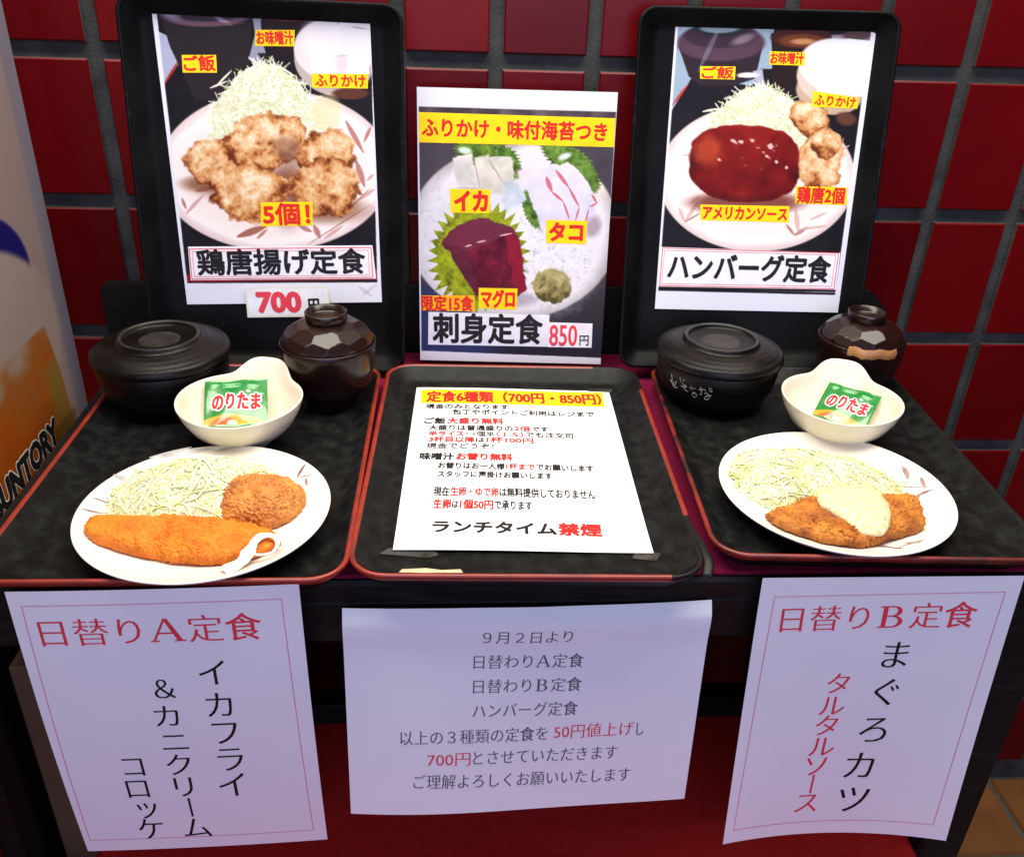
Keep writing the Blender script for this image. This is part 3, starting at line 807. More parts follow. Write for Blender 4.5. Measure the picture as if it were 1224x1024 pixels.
def paint_mid(X, Y, U, V):
    P = Paint(X, Y, WHITE)
    a = [zc(*p) for p in ((88, 160), (1120, 198), (1065, 1470), (90, 1432))]
    pic = P.poly(a); save = P.c.copy()
    P.c[:] = (66, 60, 66); P.put(fb(X, Y, 16, 3, 5) * .5, (96, 90, 98))
    P.put(sst(300, 420, Y), (40, 38, 48)); P.put((1 - sst(560, 620, X)) * sst(330, 350, Y), (50, 56, 98))
    pm = P.ell(*zc(585, 810), 128, 104, 0, .015); d = P.d
    P.put(pm, ramp(d + .08 * fb(X, Y, 30, 3, 4), [(0, (226, 226, 236)), (.7, (222, 222, 232)), (.9, (236, 234, 240)), (.97, (206, 202, 204)), (1.05, (176, 170, 172))]))
    s = strands(P, 15)
    P.put(P.ell(*zc(760, 900), 62, 70, 0, .3, .1) * .8, ramp(s, [(0, (176, 180, 196)), (.5, (222, 222, 230)), (1, (246, 246, 250))]))
    P.put(P.ell(*zc(980, 480), 32, 40, 0, .3, .1) * pm, ramp(s, [(0, (196, 178, 150)), (.5, (226, 216, 200)), (1, (244, 238, 228))]))
    P.put(P.ell(*zc(160, 900), 26, 90, 0, .3, .1) * pm * .6, ramp(s, [(0, (190, 190, 204)), (1, (238, 236, 240))]))
    P.put(P.ell(*zc(680, 430), 22, 18, 0, .3, .1), (232, 230, 232))
    def leaf(cx, cy, rx, ry, rot, seed, base=(116, 138, 36), n=30, amp=.1):
        m = P.poly(serrated(*zc(cx, cy), rx, ry, rot, n, amp, seed))
        v = fb(X, Y, 8, 4, seed); vein = sst(.86, .95, 1 - np.abs(2 * fb(X, Y, 16, 2, seed + 3) - 1))
        P.put(m, ramp(v, [(.2, np.array(base) * .62), (.5, np.array(base)), (.8, np.array(base) * 1.25)])); P.put(m * vein * .35, (166, 186, 90))
    leaf(450, 410, 40, 17, 14, 101, (92, 128, 40)); leaf(560, 450, 12, 22, -35, 103, (84, 124, 44))
    leaf(870, 430, 34, 15, 28, 105, (92, 130, 48)); leaf(960, 520, 14, 24, -38, 107, (90, 126, 50)); leaf(690, 690, 11, 24, -20, 109, (82, 120, 46))
    leaf(400, 930, 57, 62, 12, 111, (138, 150, 22), 34, .11)
    P.put(P.ell(*zc(330, 385), 8, 4, 10, .4), (214, 232, 214)); P.put(P.ell(*zc(855, 420), 8, 3.6, -20, .4), (214, 232, 220))
    # squid slices
    for q, cc in (([(265, 430), (370, 395), (400, 560), (390, 580), (290, 575)], (224, 222, 218)), ([(385, 425), (450, 410), (470, 470), (540, 570), (510, 625), (410, 600)], (226, 218, 208)),
                  ([(450, 420), (580, 420), (600, 540), (540, 560), (470, 470)], (222, 222, 208)), ([(540, 545), (600, 545), (650, 640), (560, 700), (520, 620)], (206, 218, 230))):
        m = P.poly([zc(*p) for p in q], 3.5); P.put(m, ramp(fb(X, Y, 14, 3, 121), [(.25, np.array(cc) * .90), (.55, cc), (.85, np.minimum(np.array(cc) * 1.08, 250))]))
    for q in ((370, 400, 410, 575), (455, 430, 545, 570), (290, 575, 405, 580)): P.put(P.line(*zc(q[0], q[1]), *zc(q[2], q[3]), .8) * .6, (150, 140, 130))
    # octopus slices
    m = P.poly([zc(*p) for p in ((610, 490), (760, 470), (870, 448), (950, 520), (1030, 640), (1010, 760), (950, 800), (740, 800), (690, 660))], 4)
    P.put(m, ramp(fb(X, Y, 22, 3, 125), [(.2, (206, 208, 230)), (.5, (222, 220, 238)), (.8, (240, 232, 240))]))
    for q in ((760, 525, 790, 600, 3.2), (790, 600, 850, 650, 1.8), (850, 650, 885, 745, 1.4), (810, 490, 880, 580, 2.4), (880, 580, 935, 680, 1.8), (935, 680, 915, 750, 1.2), (1000, 615, 1028, 660, 1.6), (1028, 660, 985, 680, 1.2), (985, 690, 960, 790, 1.2)):
        P.put(P.line(*zc(q[0], q[1]), *zc(q[2], q[3]), q[4]) * .9, (206, 104, 122))
    P.put(P.ell(*zc(650, 500), 12, 6, -10, .6) * .6, (244, 216, 220)); P.put(P.ell(*zc(1010, 780), 9, 12, 20, .5, .2, 4), (176, 160, 172))
    # tuna block
    P.put(P.ell(*zc(560, 1160), 34, 10, 0, .5) * .5, (120, 110, 130))
    m = P.poly([zc(*p) for p in ((200, 855), (290, 770), (400, 728), (520, 760), (600, 800), (640, 960), (655, 1110), (620, 1140), (390, 1140), (310, 1020))], 3)
    P.put(m, ramp(fb(X, Y, 12, 4, 131), [(.2, (74, 16, 34)), (.5, (98, 22, 44)), (.8, (128, 30, 56))]))
    mt = P.poly([zc(*p) for p in ((200, 855), (290, 770), (400, 728), (520, 760), (600, 800), (480, 850), (330, 900))], 4) * m
    P.put(mt * .75, (116, 50, 70)); P.put(P.poly([zc(*p) for p in ((540, 830), (610, 800), (650, 1000), (655, 1110), (600, 1130))], 4) * m * .7, (150, 26, 52))
    P.put(P.poly([zc(*p) for p in ((200, 855), (330, 900), (390, 1060), (390, 1140), (310, 1020))], 4) * m * .6, (84, 40, 58))
    for q in ((330, 880, 365, 872), (395, 858, 440, 850), (515, 825, 580, 812)): P.put(P.line(*zc(q[0], q[1]), *zc(q[2], q[3]), 1.0), (224, 170, 180))
    # wasabi
    m = P.ell(*zc(795, 1085), 23, 21, 10, .06, .16, 7, 141); P.put(m, ramp(fb(X, Y, 7, 4, 143) - .2 * P.v, [(.15, (84, 78, 40)), (.4, (142, 132, 82)), (.7, (178, 168, 112)), (1, (204, 196, 140))]))
    P.put(P.line(*zc(720, 1105), *zc(765, 1065), 1.2) * .7, (84, 76, 44)); P.put(P.line(*zc(840, 1100), *zc(870, 1060), 1.4) * .5, (96, 88, 50))
    P.put(P.poly([zc(*p) for p in ((85, 150), (1125, 188), (1120, 225), (85, 190))]) * .8, ramp(fb(X, Y, 14, 2, 151), [(.2, (62, 50, 54)), (.8, (112, 100, 104))]))
    c = P.c; P.c = save; P.put(pic, c)
    return P

A4 = (210.0, 297.0)
INK = [M['black'], M['red'], M['yellow'], M['white'], M['orange'], M['pink'], M['rose'], M['grey'], M['white2']]
K, RD, YE, WH, ORG, PK, RS, GY, WB = range(9)
PO = 'laminated menu posters standing along the back'

S = Sheet(*A4, [(180, 4), (441, 9), (458, 361.5), (223, 363)])
o = grid_sheet(S, .58, paint_left, 'menu_poster', M['paper']); pose(o, qL)
tag(o, 'menu poster of five fried chicken pieces on the left upright tray', 'poster', PO)
S.rect([(217, 65.5), (258, 65.5), (259, 86.5), (218.3, 86.3)], YE); S.text('ご飯', 219, 76, 257, 75.5, 17, RD)
S.rect([(305, 36), (352, 36.3), (351.3, 55.5), (304.5, 55)], YE); S.text('お味噌汁', 306, 45.5, 350.5, 45.8, 15, RD)
S.rect([(372, 88), (439.8, 88.5), (439.6, 105.8), (373, 104.5)], YE); S.text('ふりかけ', 376, 96, 437, 97, 14, RD)
S.rect([(311.4, 241), (373.8, 240.5), (374, 269), (312, 269.8)], YE); S.text('5個！', 314, 255.5, 371, 255.5, 24, RD, .035)
S.rect([(224, 293.7), (446, 293), (450.8, 333), (227.5, 334)], WH, .0001)
S.frame([(225.5, 296.6), (444.5, 295.6), (446.8, 331.5), (229, 332.6)], PK, .9); S.frame([(229, 299.6), (441, 298.8), (443, 328.8), (232, 330)], PK, .5)
S.text('鶏唐揚げ定食', 234.7, 313.5, 438, 312.5, 28, K, .030)
S.lettering(INK, o)

S = Sheet(90.0, 33.5, [(292.6, 338.7), (391.4, 337.4), (394, 378.5), (294.4, 380.6)])
U, V, F = S.grid(4)
o = obj('price_card', S.pt(U, V).reshape(-1, 3), F, M['card']); 
cpos = onpose(qL, ((343.6 - 340.0) / 1110, .0030 - .0180, .0018))
pose(o, tuple(cpos) + qL[3:])
tag(o, 'small cream price card reading 700 yen taped below the fried chicken poster', 'price card')
S.rect([(295, 341), (389.5, 339.8), (391.5, 376), (296.5, 378)], WH, .0001)
S.text('700', 305.5, 359.5, 359.5, 358.5, 26, PK, .055, yb=True); S.text('円', 367.5, 363, 380.7, 362.5, 17, K, .035, yb=True)
S.lettering(INK, o)

S = Sheet(*A4, [(498, 104), (738, 113), (722.3, 434), (499, 429)])
o = grid_sheet(S, .58, paint_mid, 'menu_poster', M['paper']); pose(o, qC)
tag(o, 'menu poster of sashimi with tuna, squid and octopus, between the upright trays', 'poster', PO)
S.rect([(500, 133), (735.5, 142.6), (734.4, 175.8), (500, 168)], YE); S.text('ふりかけ・味付海苔つき', 503.5, 150.8, 726, 158.8, 20, RD, .03)
S.rect([(537, 222.7), (586.4, 223.8), (585.7, 252), (537.7, 250.8)], YE); S.text('イカ', 542, 237.5, 583.5, 238, 24, RD, .045)
S.rect([(653.9, 260), (703.7, 261.6), (702.4, 289.5), (653.9, 287.2)], YE); S.text('タコ', 657.5, 274.5, 699, 275.5, 21, RD, .045)
S.rect([(572, 341), (619.6, 342), (618.4, 367.7), (572, 366)], YE); S.text('マグロ', 574.5, 354.5, 616.6, 355, 20, RD, .04)
S.rect([(500.6, 350), (567, 350.2), (567, 369.6), (500.6, 368)], ORG); S.text('限定15食', 501, 359.8, 565.5, 360.3, 17, RD, .03)
S.rect([(509.7, 370), (659, 373.7), (657.3, 412.6), (509, 410)], WB, .0001); S.text('刺身定食', 514.5, 390.2, 651, 392.6, 33, K, .030)
S.rect([(658.6, 382.8), (711.8, 384.4), (711, 413.7), (657.4, 413)], WH, .00014); S.text('850', 658.8, 398.8, 693.2, 399, 25, PK, .012, yb=True); S.text('円', 696, 405, 707.4, 405, 12, K, .015, yb=True)
S.lettering(INK, o)

S = Sheet(*A4, [(807.2, 27.7), (1048, 36.3), (1001.6, 373), (782.9, 369.3)])
o = grid_sheet(S, .58, paint_right, 'menu_poster', M['paper']); pose(o, qR)
tag(o, 'menu poster of hamburg steak in red sauce on the right upright tray', 'poster', PO)
S.rect([(836.7, 79.5), (879.3, 80), (878.6, 95.5), (836.6, 94.5)], YE); S.text('ご飯', 838.5, 87.3, 877, 87.8, 13, RD)
S.rect([(920.7, 62), (963, 63.3), (962, 79.3), (919.5, 77.8)], YE); S.text('お味噌汁', 921, 70, 961.5, 71, 13, RD)
S.rect([(972.5, 109.5), (1026.5, 118), (1025, 131), (970, 128.5)], YE); S.text('ふりかけ', 974, 120, 1023, 124, 12, RD)
S.rect([(837.2, 245), (944, 247), (943.2, 266.5), (837.2, 263.7)], YE); S.text('アメリカンソース', 840, 254.6, 941.5, 257, 15, RD, .035)
S.rect([(951.6, 223), (1013, 224.5), (1011.7, 246), (951, 243.7)], YE); S.text('鶏唐2個', 953, 233.7, 1010, 235, 18, RD, .03)
S.rect([(788, 295.6), (1004.5, 302.3), (999.5, 346), (786.8, 342.8)], WH, .0001)
S.frame([(792.2, 296.9), (1002.6, 302.6), (997, 345), (788.6, 341.8)], PK, .9); S.frame([(794.5, 299.6), (999, 305), (994, 342), (791, 339.4)], PK, .5)
S.text('ハンバーグ定食', 798, 319.2, 993, 323, 29, K, .031)
S.lettering(INK, o)

# lunch price sheet on the middle tray
S = Sheet(*A4, [(496, 466), (730, 468), (780, 661), (471, 664)], lambda u, v: .0004 + .0012 * np.clip((v - 250) / 47, 0, 1) ** 2 + .0006 * np.sin(u / 40.0))
U, V, F = S.grid(6)
o = obj('notice_sheet', S.pt(U, V).reshape(-1, 3), F, M['plain_hot']); pose(o, (0.0310, -0.1522, 0.0006, 0, 0, -1.72))
NG = 'printed paper notices'
tag(o, 'white lunch price sheet with a yellow heading lying on the middle tray', 'notice', NG)
S.rect([(501.7, 468.8), (722.5, 469.6), (725, 487.2), (501, 485.4)], YE); S.text('定食6種類（700円・850円）', 508, 477.7, 721, 478.4, 12, RD, .03)
def tx(t, a, b, y, h, mi, bold=.03): S.text(t, a, y, b, y + .3, h * .84, mi, bold * .8)
tx('現金のみとなります', 507.5, 609, 489.6, 6.5, K)
tx('包丁やポイントご利用はレジまで', 540, 712, 496.4, 6.8, K)
tx('ご飯', 506, 532.5, 507.2, 8.2, K, .04); tx('大盛り無料', 534, 603, 507.3, 8.2, RD, .04)
tx('大盛りは普通盛りの', 511.4, 614, 515.7, 7, K); tx('2倍', 615.5, 635.5, 515.7, 7, RD); tx('です', 636.5, 657, 515.8, 7, K)
tx('半ライス', 511.5, 554.5, 522.9, 7, RD, .04); tx('・1個半', 557, 592, 522.9, 7, K, .02); tx('（1.5）', 594, 627, 523, 7, RD, .02); tx('でも注文可', 629, 688, 523, 7, K, .025)
tx('3杯目以降', 512, 568, 530, 7.4, RD, .035); tx('は', 569, 580, 530, 7, K); tx('1杯100円', 582, 639, 530, 7.4, RD, .035)
tx('現金でどうぞ！', 509, 591, 537.8, 7.4, K, .02)
S.rect([(497, 542.1), (705, 543), (705, 543.5), (497, 542.6)], RS)
tx('味噌汁', 501, 543.5, 550.6, 9.4, K, .045); tx('お替り無料', 545.5, 614, 550.6, 9.4, RD, .045)
tx('お替りはお一人様', 523.5, 604.5, 561.7, 8.2, K); tx('1杯まで', 606, 640.5, 561.7, 8.2, RD); tx('でお願いします', 642, 711, 561.7, 8.2, K)
tx('スタッフに声掛けお願いします', 523, 661.5, 572, 8.4, K)
tx('現在', 518.5, 538, 592.8, 12, K, .02); tx('生卵・ゆで卵', 539, 597, 592.8, 12, RD, .02); tx('は無料提供しておりません', 598, 712.5, 592.8, 12, K, .02)
tx('生卵', 518.5, 540, 607.8, 12.5, RD, .03); tx('は', 541, 549, 607.8, 11, K, .02); tx('1個50円', 550.5, 591, 607.9, 12.5, RD, .03); tx('で承ります', 592, 637.5, 608, 12, K, .02)
tx('ランチタイム', 517.5, 666.5, 635, 16, K, .045); tx('禁煙', 668, 720, 635, 16, RD, .05)
S.lettering(INK, o)

# hanging notices
def hung(w, h, quad, q, bulge, label, step=6):
    S = Sheet(w, h, quad, bulge)
    U, V, F = S.grid(step)
    o = obj('notice_sheet', S.pt(U, V).reshape(-1, 3), F, M['plain']); pose(o, q)
    tag(o, label, 'notice', NG)
    return S, o
qA = (-0.2441, -0.1985, -0.2899, 90.6, -0.2778, 1.1491)
S, o = hung(*A4, [(5, 705), (357, 701), (392, 998), (107, 1017)], qA, lambda u, v: -.0015 * ((u - 105) / 105) ** 2 - .004 * (v / 297) ** 2 + .003 * np.sin(v / 297 * 3.1),
            'white notice for daily set A hanging from the squid and croquette tray')
S.frame([(26.8, 721.9), (337.3, 717), (375.8, 986), (109.8, 1002.6)], RS, .8)
S.text('日替りＡ定食', 49.8, 753.8, 315, 747, 29, PK, .013, 'min')
for c, x, y in zip('イカフライ', (259, 267, 273.9, 279.7, 283), (799, 836, 868, 899.6, 930.5)): S.char(c, x, y, 36, 30, K)
for c, x, y in zip('＆カニクリーム', (200.8, 205, 214.5, 219.6, 224.8, 231.6, 239.5), (817, 848.8, 879, 906.5, 933, 958, 983.7)): S.char(c, x, y, 34 if c != 'ー' else 26, 26, K, rot=c == 'ー')
for c, x, y in zip('コロッケ', (164, 169, 180, 185.3), (909, 935.7, 959.7, 986)): S.char(c, x, y, 32, 27, K)
S.lettering(INK, o)

qB = (0.3302, -0.1970, -0.2965, 88.2, -1.4704, -2.008)
S, o = hung(*A4, [(907, 673), (1215, 672), (1120, 980), (862, 985)], qB, lambda u, v: (.011 * ((u - 105) / 105) ** 2 - .003) * (v / 297) ** 1.5,
            'white notice for daily set B hanging from the tartar cutlet tray')
S.frame([(921.3, 696), (1192, 691.4), (1107, 964.5), (875, 970.8)], RS, .8)
S.text('日替りＢ定食', 928.8, 724.4, 1158.7, 718.8, 29, PK, .013, 'min')
for c, x, y in zip('まぐろカツ', (1063.8, 1053.3, 1040.6, 1024.4, 1017), (767.5, 812.5, 857.6, 901.4, 942)): S.char(c, x, y, 38, 33, K)
for c, x, y in zip('タルタルソース', (998, 990.7, 985, 979.4, 973, 968, 962.5), (802, 828.7, 852.7, 878, 901.4, 923, 945.7)): S.char(c, x, y, 29 if c != 'ー' else 22, 25, PK, rot=c == 'ー')
S.lettering(INK, o)

qN = (0.0344, -0.2042, -0.2397, 84.5062, 0.6487, 1.7126)
S, o = hung(297.0, 210.0, [(407, 732), (855, 723), (818, 958), (421, 977)], qN,
            lambda u, v: .0022 * np.exp(-((v - 16) / 16.0) ** 2) * (1 + .9 * np.exp(-((u - 150) / 30) ** 2)) - .004 * np.clip(1 - v / 12, 0, 1) + .0016 * np.sin(u / 47.0) * (v / 210) - .004 * np.abs((u - 148) / 148) ** 3,
            'wide white price rise notice hanging from the front rail between the other notices', 3)
qn = dict(bold=.012, style='min')
def nt(t, a, b, y0, y1, h, mi): S.text(t, a, y0, b, y1, h, mi, **qn)
nt('９月２日より', 578, 685.7, 760.5, 759, 16, GY)
nt('日替わりＡ定食', 567, 699, 791.5, 790, 16, GY); nt('日替わりＢ定食', 566.5, 696.5, 821, 818.5, 16, GY)
nt('ハンバーグ定食', 566, 691.5, 850, 847.5, 16, GY)
nt('以上の３種類の定食を', 479, 655.7, 883.6, 877, 16, GY); nt('50円値上げ', 663.4, 758, 876, 872.7, 16, PK); nt('し', 761.5, 770, 873.5, 873, 16, GY)
nt('700円', 512, 563.6, 908.6, 906.5, 16, PK); nt('とさせていただきます', 566.7, 738.7, 906, 900.8, 16, GY)
nt('ご理解よろしくお願いいたします', 495.6, 754, 935, 927.5, 16, GY)
S.lettering(INK, o)

# ------------------------------------------------------------------ beer sign at the left
def paint_sign(X, Y, U, V):
    y = (U / 1000) - .60 + .235; z = .62 - V / 1000       # metres along the board and above the table
    P = Paint(y, z, (146, 128, 125)); P.aa = .003; P.put(.35 * fb(y, z, .2, 3, 3), (126, 110, 108))
    P.put(P.ell(.02, .13, .152, .080, 0, .02), (24, 22, 92))
    P.put(P.ell(.0, .060, .208, .118, 0, .03), (152, 136, 128))
    body = P.poly([(-.5, .06), (.172, .06), (.186, .0), (.196, -.10), (.20, -.4), (-.5, -.4)])
    P.put(body, ramp(.5 * fb(y, z, .05, 3, 9) + (.06 - z) * 3.2 , [(.02, (156, 140, 130)), (.22, (150, 124, 100)), (.36, (148, 88, 40)), (.52, (164, 80, 20)), (.9, (140, 56, 14))]))
    P.put(P.poly([(.13, .02), (.18, .02), (.195, -.12), (.13, -.12)]) * sst(.13, .17, y) * .7, (120, 108, 50))
    P.put(P.poly([(.135, -.05), (.2, -.05), (.2, -.16), (.10, -.16)]) * .5, (84, 66, 34))
    P.put(sst(.205, .212, y), (122, 116, 128))
    return P
S = Sheet(600.0, 1150.0, None)
root = thing('beer_signboard', 'pale beer advertising board with a big foamy glass, standing at the left edge', 'signboard', (-0.455, -0.065, -0.53), (R(90), 0, R(90)))
o = grid_sheet(S, 3.0, paint_sign, 'printed_face', M['paper'], root)
mb = MB(); mb.box(-.30, .30, 0.0, 1.15, -.008, -.0008, .001); mb.build('backing_board', M['card'], root)
mb = MB(); mb.box(-.28, .28, -.284, 0.001, -.0078, -.0020, .001); mb.build('board_foot', M['card'], root)
S.M = []
def sm(y, z): return ((y - .235 + .60) * 1000, (.62 - z) * 1000)
p0 = sm(-.010, -.052); p1 = sm(.147, -.049)
for bold, mi, lf in ((.085, 1, .0003), (.05, 0, .0007)):
    S.text('SUNTORY', p0[0] - bold * 30 + 2, p0[1], p1[0] + bold * 30 - 2, p1[1], 27, mi, bold, 'pop', True, lf)
S.lettering([M['black'], M['card']], root)

# ------------------------------------------------------------------ bowls
def rice_bowl(label, loc, rz, s=1.0):
    t = thing('rice_bowl', label, 'rice bowl', loc, (0, 0, rz), 'lidded black rice bowls')
    P = [(.0001, .0), (.040, .0), (.046, .0012), (.0475, .0045), (.0555, .012), (.0615, .024), (.0640, .038), (.0648, .050), (.0640, .0515), (.0618, .050), (.060, .038), (.054, .016), (.0001, .010)]
    v, f = lathe(P, 96); obj('bowl', v, f, M['rice'], t)
    P = [(.0640, .0516), (.0672, .0518), (.0680, .0545), (.0674, .0585), (.0655, .0608), (.0610, .0628), (.0600, .0630), (.0540, .0655), (.0470, .0676), (.0425, .0684), (.0405, .0692), (.0402, .0722), (.0390, .0732), (.0366, .0732),
         (.0355, .0722), (.0352, .0694), (.0335, .0684), (.020, .0678), (.0001, .0676)]
    Q = []
    for i, (r, z) in enumerate(P):      # fine turned grooves on the slope
        Q.append((r, z))
        if 4 <= i <= 8:
            r2, z2 = P[i + 1]
            for k in range(1, 5): Q.append((r + (r2 - r) * k / 5, z + (z2 - z) * k / 5 + (.00022 if k % 2 else -.00018)))
    v, f = lathe(Q, 120)
    idx = []
    for i in range(len(Q) - 1):
        worn = Q[i][0] < .0335 or abs(Q[i][1] - .0732) < .0003
        idx += [1 if worn else 0] * 120
    obj('lid', v, f, [M['rice'], M['rice_wear']], t, True, idx)
    t.scale = (s, s, s)
    return t
rice_bowl('wide black lidded rice bowl behind the squid and croquette plate', (-0.3200, 0.1180, 0.0005), 0)
rb = rice_bowl('black lidded rice bowl with white handwriting on its side', (0.2570, 0.1270, 0.0005), R(12), .985)
# white handwriting on the side of the right bowl
vv = []; ff = []
def wrap(p, a0, zc):
    a = a0 + p[0] / .062
    z = zc + p[1]; r = float(np.interp(z, [.012, .024, .038, .050], [.0555, .0615, .0640, .0648])) + .0006
    return Vector((r * math.cos(a), r * math.sin(a), z))
strokes = [[(0, 7), (1, 3), (3, 1), (4, 4)], [(-1, 3), (2, 0), (5, 0)], [(7, 8), (8, 5)], [(10, 8), (9, 5), (12, 4), (10, 2), (13, 1)], [(8, 3), (11, 3)],
           [(15, 6), (16, 3)], [(14, 4), (18, 5)], [(17, 2), (19, 1), (18, -1), (16, 0), (17, 2)],
           [(21, 7), (22, 3), (21, 2)], [(20, 5), (24, 6), (24, 3)], [(25, 4), (27, 2), (26, 0), (24, 0), (25, 2), (28, 3)], [(26, 7), (27, 8), (28, 6), (26, 6)]]
for st in strokes:
    pts = smoothpath([(x * .00165, y * .0018 - x * .00012, 0) for x, y in st], 4)
    v, f = tube([wrap(p, R(196), .030) for p in pts], .00052, 5)
    n = len(vv); vv += v; ff += [tuple(a + n for a in q) for q in f]
obj('lettering', vv, ff, M['marker'], rb)

def facet_dome(Rr, h, z0, r0):
    """dome cut with flat polished facets, open at the top inside radius r0"""
    planes = []
    for th, n, ph in ((26, 6, 0.0), (50, 9, 0.35), (72, 12, 0.0), (88, 24, 0.1)):
        for k in range(n):
            a = 2 * math.pi * (k + ph) / n; T = R(th)
            p = Vector((Rr * math.sin(T) * math.cos(a), Rr * math.sin(T) * math.sin(a), h * math.cos(T)))
            nn = Vector((p.x / Rr ** 2, p.y / Rr ** 2, p.z / h ** 2)).normalized()
            planes.append((nn, nn.dot(p)))
    seg, rings = 160, 40
    v = []; f = []
    t0 = math.asin(min(1, r0 / Rr))
    for i in range(rings + 1):
        T = t0 + (math.pi / 2 - t0) * i / rings
        for k in range(seg):
            a = 2 * math.pi * k / seg
            d = Vector((Rr * math.sin(T) * math.cos(a), Rr * math.sin(T) * math.sin(a), h * math.cos(T)))
            s = min([s0 / n.dot(d) for n, s0 in planes if n.dot(d) > 1e-6] + [1.05])
            d = d * min(s, 1.04)
            v.append((d.x, d.y, d.z + z0))
    for i in range(rings):
        for k in range(seg):
            k2 = (k + 1) % seg
            f.append((i * seg + k, (i + 1) * seg + k, (i + 1) * seg + k2, i * seg + k2))
    return v, f

def soup_bowl(label, loc, rz, s=1.0):
    t = thing('soup_bowl', label, 'soup bowl', loc, (0, 0, rz), 'faceted brown lidded soup bowls')
    P = [(.0001, .003), (.0225, .003), (.0235, .0), (.0260, .0), (.0268, .008), (.034, .014), (.0425, .027), (.0468, .044), (.0480, .060), (.0484, .0680), (.0478, .0690), (.0468, .0680), (.0462, .058), (.044, .042), (.030, .018), (.0001, .012)]
    v, f = lathe(P, 96); obj('bowl', v, f, M['soup'], t)
    v, f = facet_dome(.0462, .0265, .0655, .016)
    lid = obj('lid', v, f, M['soup'], t, False)
    P = [(.0150, .0885), (.0195, .0885), (.0205, .0905), (.0212, .0990), (.0206, .0998), (.0190, .0996), (.0184, .0935), (.0160, .0922), (.0001, .0918)]
    v, f = lathe(P, 72); obj('foot_ring', v, f, M['soup'], lid)
    t.scale = (s, s, s)
    return t
soup_bowl('brown faceted lidded soup bowl beneath the 700 yen price card', (-0.1530, 0.1180, 0.0005), R(-98))
sb = soup_bowl('brown faceted lidded soup bowl with brown tape across its rim', (0.4185, 0.1460, 0.0005), R(-112), .95)
# tape over the rim
vv = []; ff = []; N = 26
for k in range(N + 1):
    a = R(-18 + 66 * k / N) ; jag = random.uniform(-.0012, .0012) if k not in (0, N) else 0
    dz = .0012 * math.sin(k * .5)
    vv += [((.0486) * math.cos(a), (.0486) * math.sin(a), .0615 + dz + jag), ((.0496) * math.cos(a), (.0496) * math.sin(a), .0672 + dz * .4), ((.0470) * math.cos(a), (.0470) * math.sin(a), .0722 + dz + jag * .4)]
for k in range(N):
    for q in (0, 1): ff.append((k * 3 + q, k * 3 + 3 + q, k * 3 + 4 + q, k * 3 + 1 + q))
obj('tape_strip', vv, ff, M['brown_tape'], sb)

def sauce_dish(label, loc, rz):
    def wp(p):
        x, y, z = p
        r = math.hypot(x, y); a = math.atan2(y, x) - math.pi / 2
        a = (a + math.pi) % (2 * math.pi) - math.pi
        w = max(0, (z - .006) / .038) ** 1.6 * math.exp(-abs(a / .42) ** 3.6)
        k = 1 + .20 * w
        z2 = z + .0120 * w
        z2 += -.0020 * max(0, z / .044) ** 2 * math.cos(2 * a) * .6
        return (x * k, y * k, z2)
    P = [(.0001, .0045), (.021, .0045), (.0225, .0), (.0255, .0), (.0265, .0050), (.036, .0095), (.0470, .0200), (.0545, .0330), (.0585, .0440), (.0582, .0452), (.0570, .0454), (.0556, .0440), (.0515, .0330), (.0440, .0215), (.0330, .0125), (.020, .0088), (.0001, .0080)]
    Q = []
    for i in range(len(P) - 1):
        for k in range(3):
            u = k / 3; Q.append((P[i][0] * (1 - u) + P[i + 1][0] * u, P[i][1] * (1 - u) + P[i + 1][1] * u))
    Q.append(P[-1])
    v, f = lathe(Q, 128, wp)
    o = obj('sauce_dish', v, f, M['bowl'], None, True, None, None, loc, (0, 0, rz))
    md = o.modifiers.new('round', 'SUBSURF'); md.levels = 1; md.render_levels = 1
    return tag(o, label, 'bowl', 'cream sauce dishes with a raised grip')
sauce_dish('cream dish with raised grip behind the squid and croquette plate', (-0.2262, 0.0325, 0.0005), R(-14))
sauce_dish('cream dish with raised grip behind the tartar cutlet plate', (0.3585, 0.0390, 0.0005), R(-21))

# seasoning packets
def paint_pack(X, Y, U, V):
    P = Paint(U, V, (18, 132, 48))
    P.put(.5 * fb(U, V, 9, 3, 4), (10, 104, 36))
    P.put(sst(.42, .62, (V / 46) + .10 * np.sin(U / 9.0)) * 0, (240, 190, 30))
    P.put(P.ell(24, 52, 36, 16.5, 4, .05), (226, 158, 40)); P.put(P.ell(16, 44, 11, 6, -10, .1, .1, 4), (224, 96, 40))
    P.put(P.ell(25, 45, 5.2, 4.6, 0, .08), (248, 246, 236)); P.put(P.ell(33, 47, 6, 4.2, 10, .1), (244, 206, 40)); P.put(P.ell(44, 46, 7, 3.4, 20, .1, .1, 3), (238, 196, 60))
    P.put(P.ell(8, 47, 5, 3, 0, .2), (206, 60, 40)); P.put(P.line(40, 49, 54, 44, 1.4), (36, 120, 40))
    for q in ((6, 5, 13, 5), (6, 7.4, 11, 7.4), (16, 4, 32, 5), (17, 7, 33, 7.6), (38, 6.5, 49, 7.6), (38, 9, 47, 10), (45, 15, 53, 16)): P.put(P.line(*q, 1.05) * .75, (190, 226, 190))
    P.put(P.ell(39, 13, 1.8, 1.5, 0, .2), (224, 240, 220))
    P.put((V < 2.0) | (V > 44.2), np.array((14, 112, 42))); P.put(((V < 2.0) | (V > 44.2)) & ((U * 1.6).astype(int) % 2 == 0), (40, 150, 70))
    return P
M['pack'] = vcol_mat('glossy_foil_print', .25, .5, .35, 70, .4)
